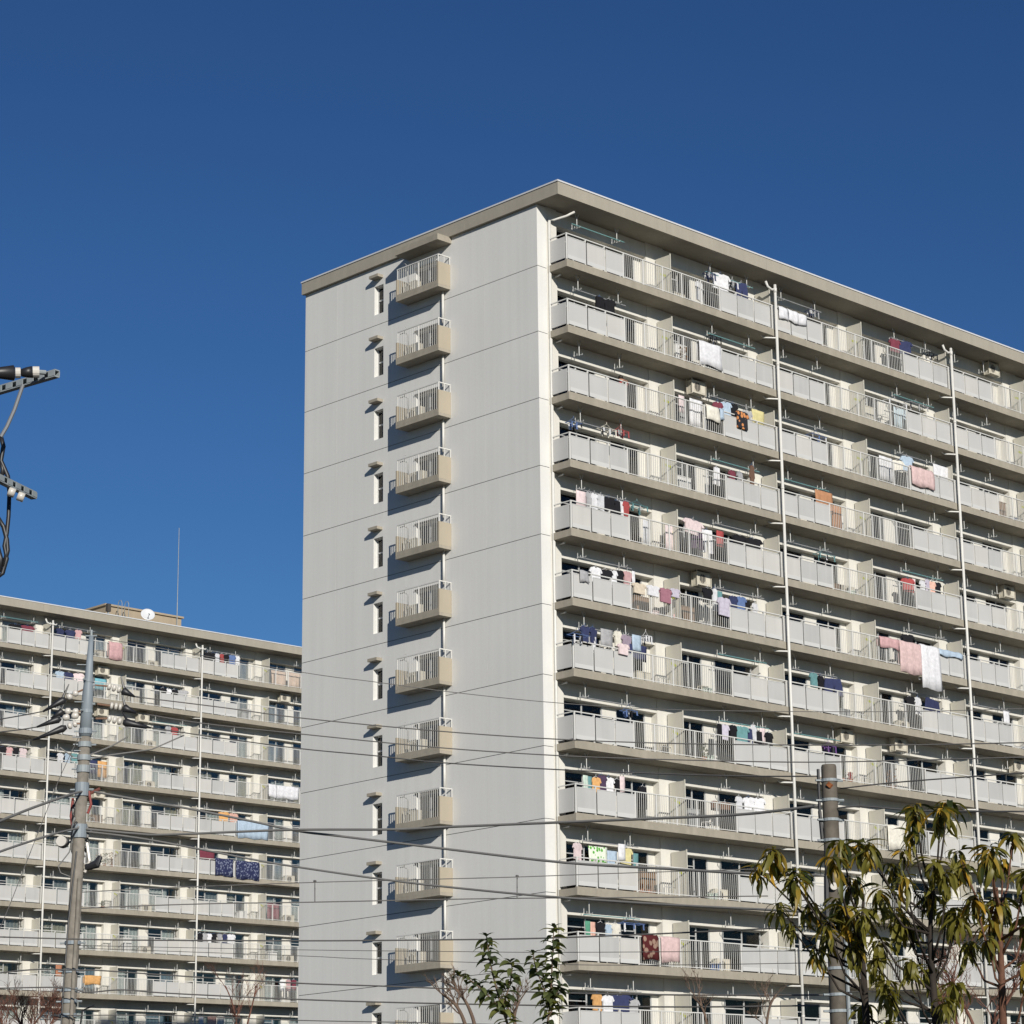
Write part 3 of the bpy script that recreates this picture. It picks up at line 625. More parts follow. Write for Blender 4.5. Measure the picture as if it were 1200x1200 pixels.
def cloth_sheet(w_, h, amp, r, ny=4):
    n = max(4, int(w_/.13)); b = MB(); ph_ = r.random()*6
    for j in range(ny+1):
        for i in range(n+1):
            x = -w_/2+w_*i/n; z = -h*j/ny
            b.v.append((x*(1-.04*j/ny), amp*math.sin(i*1.7+ph_)*(j/ny)+.02*r.random(), z-(.03*r.random() if j == ny else 0)))
    for j in range(ny):
        for i in range(n): a = j*(n+1)+i; b.f.append([a, a+1, a+n+2, a+n+1])
    return b
def outline(kind, w_, h):
    a = w_/2
    if kind == 'shirt': return [(-.12*w_, .01), (-.05*w_, -.04*h), (.05*w_, -.04*h), (.12*w_, .01), (.37*w_, -.04*h), (a, -.30*h), (.40*w_, -.36*h), (.345*w_, -.20*h), (.36*w_, -h), (-.355*w_, -h*.96), (-.345*w_, -.20*h), (-.40*w_, -.36*h), (-a, -.30*h), (-.37*w_, -.04*h)]
    if kind == 'trousers': return [(-a*.8, 0), (a*.8, 0), (a*.95, -.5*h), (a, -h), (.12*w_, -h), (.03*w_, -.42*h), (-.10*w_, -h*.97), (-a, -h*.97), (-a*.95, -.5*h)]
    return [(-.14*w_, 0), (.14*w_, 0), (.34*w_, -.06*h), (a, -.55*h), (.42*w_, -.6*h), (.30*w_, -.25*h), (.36*w_, -h), (-.36*w_, -h), (-.30*w_, -.25*h), (-.42*w_, -.6*h), (-a, -.55*h), (-.34*w_, -.06*h)]
info = []
for (bl, k, bay, xo, wd, zt, h, kind, colr, pl) in LAUNDRY:
    info.append([bl, k, bay, xo > 6.15, xo, wd, zt, h, kind, colr, pl])
WORD = {'shirt': 'shirt', 'socks': 'peg rack of small pieces', 'trousers': 'trousers', 'towel': 'towel', 'sheet': 'sheet', 'quilt': 'quilt', 'coat': 'long coat'}
def label_for(it):
    same = sorted([q for q in info if q[:4] == it[:4] and q[8] == it[8] and q[9] == it[9]], key=lambda q: q[4])
    pre = ''
    if len(same) > 1: pre = ['first', 'second', 'third', 'fourth'][same.index(it)]+' '
    what = {'P': 'hanging', 'R': 'over rail', 'F': 'behind bars'}[it[10]]
    return f"{pre}{it[9]} {WORD[it[8]]} {what}, {ORD[it[1]]}, {flat(it[0], it[2], it[4])}"
poles = set()
for it in info:
    bl, k, bay, rg, xo, wd, zt, h, kind, colr, pl = it
    root, fy, zs, b0, pit, s, yr = BL[bl]; r = random.Random(hash((k, bay, int(xo*100))) & 0xffff)
    x = b0+bay*pit+xo; z = zs-k*H; M = cloth(colr)
    if pl == 'P':
        y = fy-.62; poles.add((bl, k, bay, rg)); top = z+max(zt, 1.42)
        h2 = h+(max(zt, 1.42)-zt)
        if kind != 'socks': h2 = max(h2, {'shirt': .62, 'towel': .6, 'trousers': .75, 'sheet': .9, 'coat': .95}.get(kind, .5)) if zt-h > .95 else h2
    elif pl == 'R': y = fy-1.075; top = z+(min(zt, 1.19) if kind in ('sheet', 'quilt', 'towel') else min(zt, 1.3)); h2 = h
    else: y = fy-.60; top = z+min(zt, 1.25); h2 = min(h, top-z-.08)
    if kind in ('sheet', 'quilt') or (kind == 'towel' and pl != 'P'):
        if pl == 'R':
            top = z+1.15; b = MB(); th = .035 if kind == 'quilt' else .015; n = max(5, int(wd/.14)); prof = [(.10, -h2*.8), (.11, -.12), (.06, 0), (-.02, .02), (-.07, -.05), (-.085, -.35*h2), (-.08, -.7*h2), (-.085, -h2)]
            ph_ = r.random()*6
            for j, (py, pz) in enumerate(prof):
                for i in range(n+1): b.v.append(((-wd/2+wd*i/n)*(1+.02*math.sin(j+ph_))+.02*math.sin(j*1.1+ph_), py-.022*math.sin(i*1.9+ph_+j*.6)*(j > 3)+.008*math.sin(i*2.3), pz+(.04*math.sin(i*.7+ph_)+.02*r.random() if j in (0, 7) else .012*math.sin(i*1.1+ph_))))
            for j in range(len(prof)-1):
                for i in range(n): a = j*(n+1)+i; b.f.append([a, a+1, a+n+2, a+n+1])
            o = b.build(kind, M, None, (x, fy-1.015, top), smooth=True); md = o.modifiers.new('s', 'SOLIDIFY'); md.thickness = th; md.offset = 1
        else:
            o = cloth_sheet(wd, h2, .035, r).build(kind, M, None, (x, y, top), smooth=True); md = o.modifiers.new('s', 'SOLIDIFY'); md.thickness = .012
        tag(o, label_for(it), kind, 'laundry on the balconies')
    elif kind == 'towel':
        b = cloth_sheet(wd, h2, .025, r); o = b.build('towel', M, None, (x, y-.03, top), smooth=True); md = o.modifiers.new('s', 'SOLIDIFY'); md.thickness = .025
        tag(o, label_for(it), 'towel', 'laundry on the balconies')
    elif kind == 'socks':
        t = empty('peg_hanger', (x, y, top), label_for(it), 'peg hanger', 'laundry on the balconies')
        w2 = max(wd, .35)
        q = MB()
        q.tube([(-w2/2, -.17, 0), (w2/2, -.17, 0), (w2/2, .17, 0), (-w2/2, .17, 0), (-w2/2, -.17, 0)], .014, 4); q.tube([(-w2/2, 0, 0), (0, 0, .22), (w2/2, 0, 0)], .008, 4); q.tube([(0, 0, .22), (0, 0, .30)], .01, 4)
        q.build('hanger_frame', cloth(colr), t)
        for i in range(7):
            px = -w2/2+w2*(i+.5)/7; ln = .16+.16*r.random(); c2 = r.choice((colr, colr, 'white', 'black', 'grey', colr)); ww = .05+.02*r.random()
            MB().prism([(px-ww/2, -.02), (px+ww/2, -.02), (px+ww/2, -ln*.7), (px+ww*.9, -ln), (px-ww/3, -ln), (px-ww/2, -ln*.6)], (-.17, 0, .17)[i % 3]-.01, (-.17, 0, .17)[i % 3]+.01).build('sock', cloth(c2), t)
    else:
        wd2 = max(wd, .36)*(1.25 if kind == 'shirt' else 1)
        h2 = min(h2, 1.1) if kind != 'coat' else h2
        b = MB().prism(outline(kind, wd2, h2), -.035, .035)
        name = kind
        if pl != 'R':
            t = empty(name, (x, y, top), label_for(it), {'coat': 'coat', 'shirt': 'shirt', 'trousers': 'trousers'}[kind], 'laundry on the balconies')
            o = b.build('fabric', M, t)
            o.rotation_euler = (0, r.uniform(-.05, .05), r.uniform(-.45, .30))
            MB().tube([(-.17, 0, -.02), (0, 0, .05), (.17, 0, -.02)], .008, 4).tube([(0, 0, .05), (0, 0, .11), (.03, 0, .13)], .006, 4).build('hanger', cloth('blue' if r.random() < .4 else 'white'), t)
        else:
            o = b.build(name, M, None, (x, fy-1.085, top)); tag(o, label_for(it), 'shirt', 'laundry on the balconies')
# laundry poles
EXTRA = [('M',0,0,False),('M',1,0,True),('M',7,1,False),('M',3,1,False),('M',6,0,True)]
tealm = mat('teal laundry pole', (.16, .33, .33), .35, .05, 3, spec=.5); steelm = mat('steel laundry pole', (.55, .56, .57), .3, .05, 3, metal=.5)
for i, (bl, k, bay, rg) in enumerate(sorted(poles | set(EXTRA))):
    root, fy, zs, b0, pit, s, yr = BL[bl]; x0 = b0+bay*pit+(.75 if not rg else 8.55)*s; ln = 2.95*s; z = zs-k*H+1.80
    tl = (bl, k, bay, rg) in EXTRA or i % 5 == 0
    o = MB().tube([(0, 0, 0), (ln, 0, 0)], .019, 6).build('laundry_pole', tealm if tl else steelm, None, (x0, fy-.62, z))
    tag(o, f"{'teal' if tl else 'steel'} laundry pole, {ORD[k]}, {flat(bl, bay, 9 if rg else 1)}", 'pole', 'laundry poles under the balcony ceilings')
# air conditioners hung under the slabs
def ac_unit(loc, label, hung, face=-1):
    t = empty('air_conditioner', loc, label, 'air conditioner', 'outdoor air conditioner units')
    MB().box(-.38, .38, -.14, .14, -.27, .27).build('casing', ACM, t)
    b = MB(); n = 14; b.v = [(-.09+.2*math.cos(2*math.pi*i/n), -.145, .2*math.sin(2*math.pi*i/n)) for i in range(n)]+[(-.09+.2*math.cos(2*math.pi*i/n), -.1405, .2*math.sin(2*math.pi*i/n)) for i in range(n)]
    b.f = [list(range(n)), list(range(2*n-1, n-1, -1))]+[[i, (i+1) % n, n+(i+1) % n, n+i] for i in range(n)]; gr = b.build('fan_grille', ACD, t)
    q = MB()
    for i in range(5): q.box(-.28+i*.09, -.265+i*.09, -.152, -.1465, -.19, .19)
    q.tube([(-.09+.2*math.cos(2*math.pi*i/12), -.15, .2*math.sin(2*math.pi*i/12)) for i in range(13)], .012, 4); stuff(q.build('grille_wires', ACM, gr))
    MB().box(.15, .36, -.145, -.1405, -.2, .2).build('side_cover', mat('cream cover', (.62, .58, .48), .5), t)
    if hung:
        b = MB()
        for sx in (-.43, .40): b.box(sx, sx+.03, -.16, -.13, -.33, .34); b.box(sx, sx+.03, .13, .16, -.33, .34); b.box(sx, sx+.03, -.13, .13, -.33, -.30)
        b.build('hanging_frame', ACM, t); MB().tube([(.3, .1, -.1), (.45, .3, -.1), (.5, .62, .0)], .03, 6).build('hose', ACM, t)
    else: MB().box(-.34, -.26, -.16, .16, -.36, -.271).box(.26, .34, -.16, .16, -.36, -.271).build('foot_block', ACD, t)
    return t
for (bl, k, bay, xo, zo) in ACS:
    root, fy, zs, b0, pit, s, yr = BL[bl]
    ac_unit((b0+bay*pit+xo, fy-.35, zs-k*H+zo), f"air conditioner hung under the slab, {ORD[k]}, {flat(bl, bay, xo)}", True)
for (bl, k, bay, xo) in (('M',7,0,5.75),('L',0,1,9.0),('L',2,1,9.0),('L',3,1,9.0),('L',6,1,9.0),('L',7,1,9.0),('L',5,2,9.0),('L',6,2,9.0),('L',7,2,9.0),('M',6,1,8.9),('M',4,1,5.2),('M',10,0,9.0),('M',9,0,9.0)):
    root, fy, zs, b0, pit, s, yr = BL[bl]
    ac_unit((b0+bay*pit+xo*s, fy-.14 if xo < 6 else fy+.12, zs-k*H+.36), f"air conditioner standing on the floor, {ORD[k]}, {flat(bl, bay, xo)}", False)
# side balcony air conditioners
for k in range(12):
    zj = 36.9-H*k; t = ac_unit((-.30, 7.02-.35*((k*5) % 4)/3, zj+.46+.36), f"white air conditioner on side wall balcony, {ORD[k]}", False); t.rotation_euler = (0, 0, -math.pi/2)
    o = MB().tube([(0, 0, 0), (0, .05, .5), (.02, .28, .62), (.02, .5, .62)], .02, 5).tube([(.0, .25, .64), (0, .12, .80), (-.1, .1, .82)], .014, 4).build('pole_holder', BRK, None, (-.55, 6.95, zj+1.02))
    tag(o, f"bent white laundry pole holder on side balcony, {ORD[k]}", 'pole holder', 'laundry pole holders on the side balconies')
# things kept on the balcony floors
def cabinet(loc, label, w_, h, m_):
    t = empty('storage_cabinet', loc, label, 'cabinet', 'storage cabinets on the balconies')
    MB().box(-w_/2, w_/2, -.2, .2, .05, h).build('cabinet_body', m_, t); MB().box(-w_/2+.02, -.006, -.215, -.2015, .08, h-.03).build('cabinet_door', m_, t); MB().box(.006, w_/2-.02, -.215, -.2015, .08, h-.03).build('cabinet_door', m_, t)
    MB().box(-w_/2-.02, w_/2+.02, -.22, .22, h+.001, h+.03).build('cabinet_top', m_, t); MB().box(-w_/2+.03, -w_/2+.08, -.18, .18, 0, .049).box(w_/2-.08, w_/2-.03, -.18, .18, 0, .049).build('cabinet_foot', ACD, t)
def basket(loc, label, m_):
    t = empty('laundry_basket', loc, label, 'basket', 'baskets on the balconies')
    b = MB(); b.tube([(0, 0, 0), (0, 0, .3), (0, 0, .34)], [.17, .23, .25], 10, cap=False); b.tube([(0, 0, .005), (0, 0, .02)], .165, 10); b.build('basket_body', m_, t); MB().tube([(.25*math.cos(a_*.628), .25*math.sin(a_*.628), .34) for a_ in range(11)], .018, 5).build('basket_rim', m_, t)
def stool(loc, label, m_):
    t = empty('step_stool', loc, label, 'stool', 'stools on the balconies')
    MB().box(-.2, .2, -.14, .14, .42, .45).build('seat', m_, t)
    for sx in (-1, 1):
        for sy in (-1, 1): MB().tube([(sx*.17, sy*.11, .419), (sx*.21, sy*.14, 0)], .016, 5).build('leg', m_, t)
CABM = [('cream', mat('cream cabinet', (.52, .49, .41), .6)), ('grey', mat('grey cabinet', (.30, .31, .31), .6)), ('brown', mat('brown cabinet', (.20, .13, .08), .6)), ('white', mat('white cabinet', (.60, .60, .58), .6))]
BASM = [('blue', cloth('blue')), ('pale pink', cloth('pale pink')), ('pale green', cloth('pale green')), ('grey', cloth('grey'))]
rc_ = random.Random(77); seen = set(); nn = 0
while nn < 56:
    bl = rc_.choice('MMML'); k = rc_.randint(0, 10 if bl == 'M' else 8); bay = rc_.choice((0, 0, 1, 1, 2)) if bl == 'M' else rc_.choice((1, 1, 2)); rg = rc_.random() < .6; ty = rc_.choice('ccbs')
    if (bl, k, bay, rg, ty) in seen or (bl == 'M' and bay == 2 and rg): continue
    seen.add((bl, k, bay, rg, ty)); nn += 1
    root, fy, zs, b0, pit, s, yr = BL[bl]; xo = {'c': 4.75, 'b': 5.15, 's': 4.1}[ty] if not rg else {'c': 7.4, 'b': 8.1, 's': 7.95}[ty]
    loc = (b0+bay*pit+xo*s, fy+(.06 if ty == 'c' else -.35 if ty == 'b' else -.3), zs-k*H); pl = f"{ORD[k]}, {flat(bl, bay, xo)}"
    if ty == 'c': cn, cm = rc_.choice(CABM); cabinet(loc, f"{cn} storage cabinet behind bars, {pl}", rc_.uniform(.6, .9), rc_.uniform(.6, 1.15), cm)
    elif ty == 'b': cn, cm = rc_.choice(BASM); basket(loc, f"{cn} basket on the floor, {pl}", cm)
    else: cn, cm = rc_.choice(CABM); stool(loc, f"{cn} stool on the floor, {pl}", cm)
# pot plants
def pot_plant(loc, label, h, mt=PLANT, seed=1):
    r = random.Random(seed); t = empty('potted_plant', loc, label, 'plant', 'pot plants on the balconies')
    MB().tube([(0, 0, 0), (0, 0, .16), (0, 0, .2)], [.08, .12, .13], 9).build('pot', POT, t)
    b = MB()
    for i in range(70):
        a = r.random()*6.28; rr = r.random()**.5*h*.32; z = .2+r.random()*h; c = Vector((rr*math.cos(a), rr*math.sin(a), z)); u = Vector((r.uniform(-1,1), r.uniform(-1,1), r.uniform(-.6,.6))).normalized()*.07; v = u.cross(Vector((r.random(), r.random(), 1))).normalized()*.03
        j = len(b.v); b.v += [tuple(c-u), tuple(c+v), tuple(c+u), tuple(c-v)]; b.f.append([j, j+1, j+2, j+3])
    stuff(b.build('foliage', mt, t))
YG = leafmat('autumn pot leaf', (.24, .11, .035))
for i, (bl, k, bay, xo, h, mt, lb) in enumerate((('L',5,1,4.45,.6,YG,'reddish left pot of three plants'),('L',5,1,4.95,.7,PLANT,'green middle pot of three plants'),('L',5,1,5.55,.75,YG,'golden right pot of three plants'),
   ('L',6,1,4.9,.35,PLANT,'small green pot plant by the wall'),('M',9,0,3.7,.2,YG,'low brown left pot plant'),('M',9,0,4.1,.2,YG,'low brown middle pot plant'),('M',9,0,4.5,.2,PLANT,'low green right pot plant'),('M',7,0,7.4,.55,PLANT,'green bushy pot plant behind the bars'),
   ('M',7,1,3.6,.35,PLANT,'small green pot plant'),('M',7,1,4.1,.3,leafmat('red flower', (.45, .04, .05)),'red flowering pot plant'),('M',7,1,6.9,.7,YG,'tall reddish pot plant behind the bars'),('M',1,0,6.9,.6,YG,'reddish pot plant behind the bars'))):
    root, fy, zs, b0, pit, s, yr = BL[bl]
    pot_plant((b0+bay*pit+xo*s, fy-.75, zs-k*H), f"{lb}, {ORD[k]}, {flat(bl, bay, xo).replace('first drainpipe', 'pipe one').replace('first tall drainpipe', 'first pipe')}", h, mt, i)

# ---------------------------------------------------------------- the person at the rail
def person():
    X, Y, Z = 3.70, -.62, ZS-2*H
    t = empty('person', (X, Y, Z), 'person with dark hair and red top leaning on the rail, third balcony row', 'person')
    V = [(0,.02,.62),(0,0,.78),(0,-.06,.93),(0,-.10,1.03),(0,-.15,1.10),(0,-.20,1.20),(0,-.21,1.29),
         (-.15,-.10,1.02),(-.24,-.26,.98),(-.14,-.41,1.14),(-.05,-.43,1.145),(.15,-.10,1.02),(.24,-.26,.98),(.14,-.41,1.14),(.05,-.43,1.145),
         (-.09,.04,.58),(-.10,-.08,.32),(-.10,.02,.06),(-.10,-.10,.03),(.09,.04,.58),(.10,-.08,.32),(.10,.02,.06),(.10,-.10,.03)]
    E = [(0,1),(1,2),(2,3),(3,4),(4,5),(5,6),(3,7),(7,8),(8,9),(9,10),(3,11),(11,12),(12,13),(13,14),(0,15),(15,16),(16,17),(17,18),(0,19),(19,20),(20,21),(21,22)]
    rad = [.13,.12,.14,.12,.05,.095,.085,.06,.045,.03,.028,.06,.045,.03,.028,.09,.06,.04,.035,.09,.06,.04,.035]
    for side, wv in ((-1, 10), (1, 14)):
        for f in range(5):
            i = len(V); bx, by, bz = V[wv]
            if f < 4: V += [(bx-side*.03, by-.022+.015*f, bz+.008), (bx-side*(.055+.006*(1-abs(f-1.5))), by-.03+.02*f, bz-.012)]
            else: V += [(bx-side*.01, by+.045, bz), (bx-side*.028, by+.055, bz-.006)]
            E += [(wv, i), (i, i+1)]; rad += [.009, .008]
    me = bpy.data.meshes.new('body'); me.from_pydata(V, E, []); o = put(me, 'body', t); me.materials.append(SKIN)
    o.modifiers.new('k', 'SKIN')
    for i, sv in enumerate(me.skin_vertices[0].data): sv.radius = (rad[i], rad[i])
    me.skin_vertices[0].data[0].use_root = True
    md = o.modifiers.new('d', 'SUBSURF'); md.levels = 1; md.render_levels = 1
    def ball(name, c, rr, m_, n=10, zmin=-9):
        b = MB(); pts = []
        for j in range(7):
            a = math.pi*j/6; pts.append((c[0], c[1], c[2]+rr[2]*math.cos(a)))
        for j in range(7):
            a = math.pi*j/6
            for i in range(n): b.v.append((c[0]+rr[0]*math.sin(a)*math.cos(2*math.pi*i/n), c[1]+rr[1]*math.sin(a)*math.sin(2*math.pi*i/n), c[2]+rr[2]*math.cos(a)))
        for j in range(6):
            for i in range(n): b.f.append([j*n+i, j*n+(i+1) % n, (j+1)*n+(i+1) % n, (j+1)*n+i])
        return b.build(name, m_, t, smooth=True)
    ball('hair', (0, -.175, 1.33), (.10, .105, .095), HAIR); ball('hair_back', (0, -.135, 1.26), (.095, .08, .10), HAIR)
    for sx in (-1, 1): ball('eye', (sx*.035, -.296, 1.255), (.012, .008, .008), HAIR, 6); ball('ear', (sx*.095, -.19, 1.235), (.012, .022, .032), SKIN, 6)
    ball('nose', (0, -.302, 1.225), (.013, .018, .022), SKIN, 6); ball('mouth', (0, -.288, 1.185), (.026, .008, .007), RED, 6)
    b = MB(); b.tube([(0, .03, .60), (0, 0, .80), (0, -.06, .95), (0, -.10, 1.06), (0, -.14, 1.09)], [.155, .15, .17, .13, .07], 12); b.tube([(-.12, -.10, 1.03), (-.25, -.27, .985), (-.17, -.37, 1.10)], [.075, .06, .048], 8); b.tube([(.12, -.10, 1.03), (.25, -.27, .985), (.17, -.37, 1.10)], [.075, .06, .048], 8)
    b.build('red_top', cloth('red'), t, smooth=True)
    b = MB()
    for sx in (-1, 1): b.tube([(sx*.07, .03, .66), (sx*.10, -.08, .33), (sx*.10, .02, .07)], [.115, .08, .065], 8)
    b.build('trousers', cloth('navy'), t, smooth=True)
person()

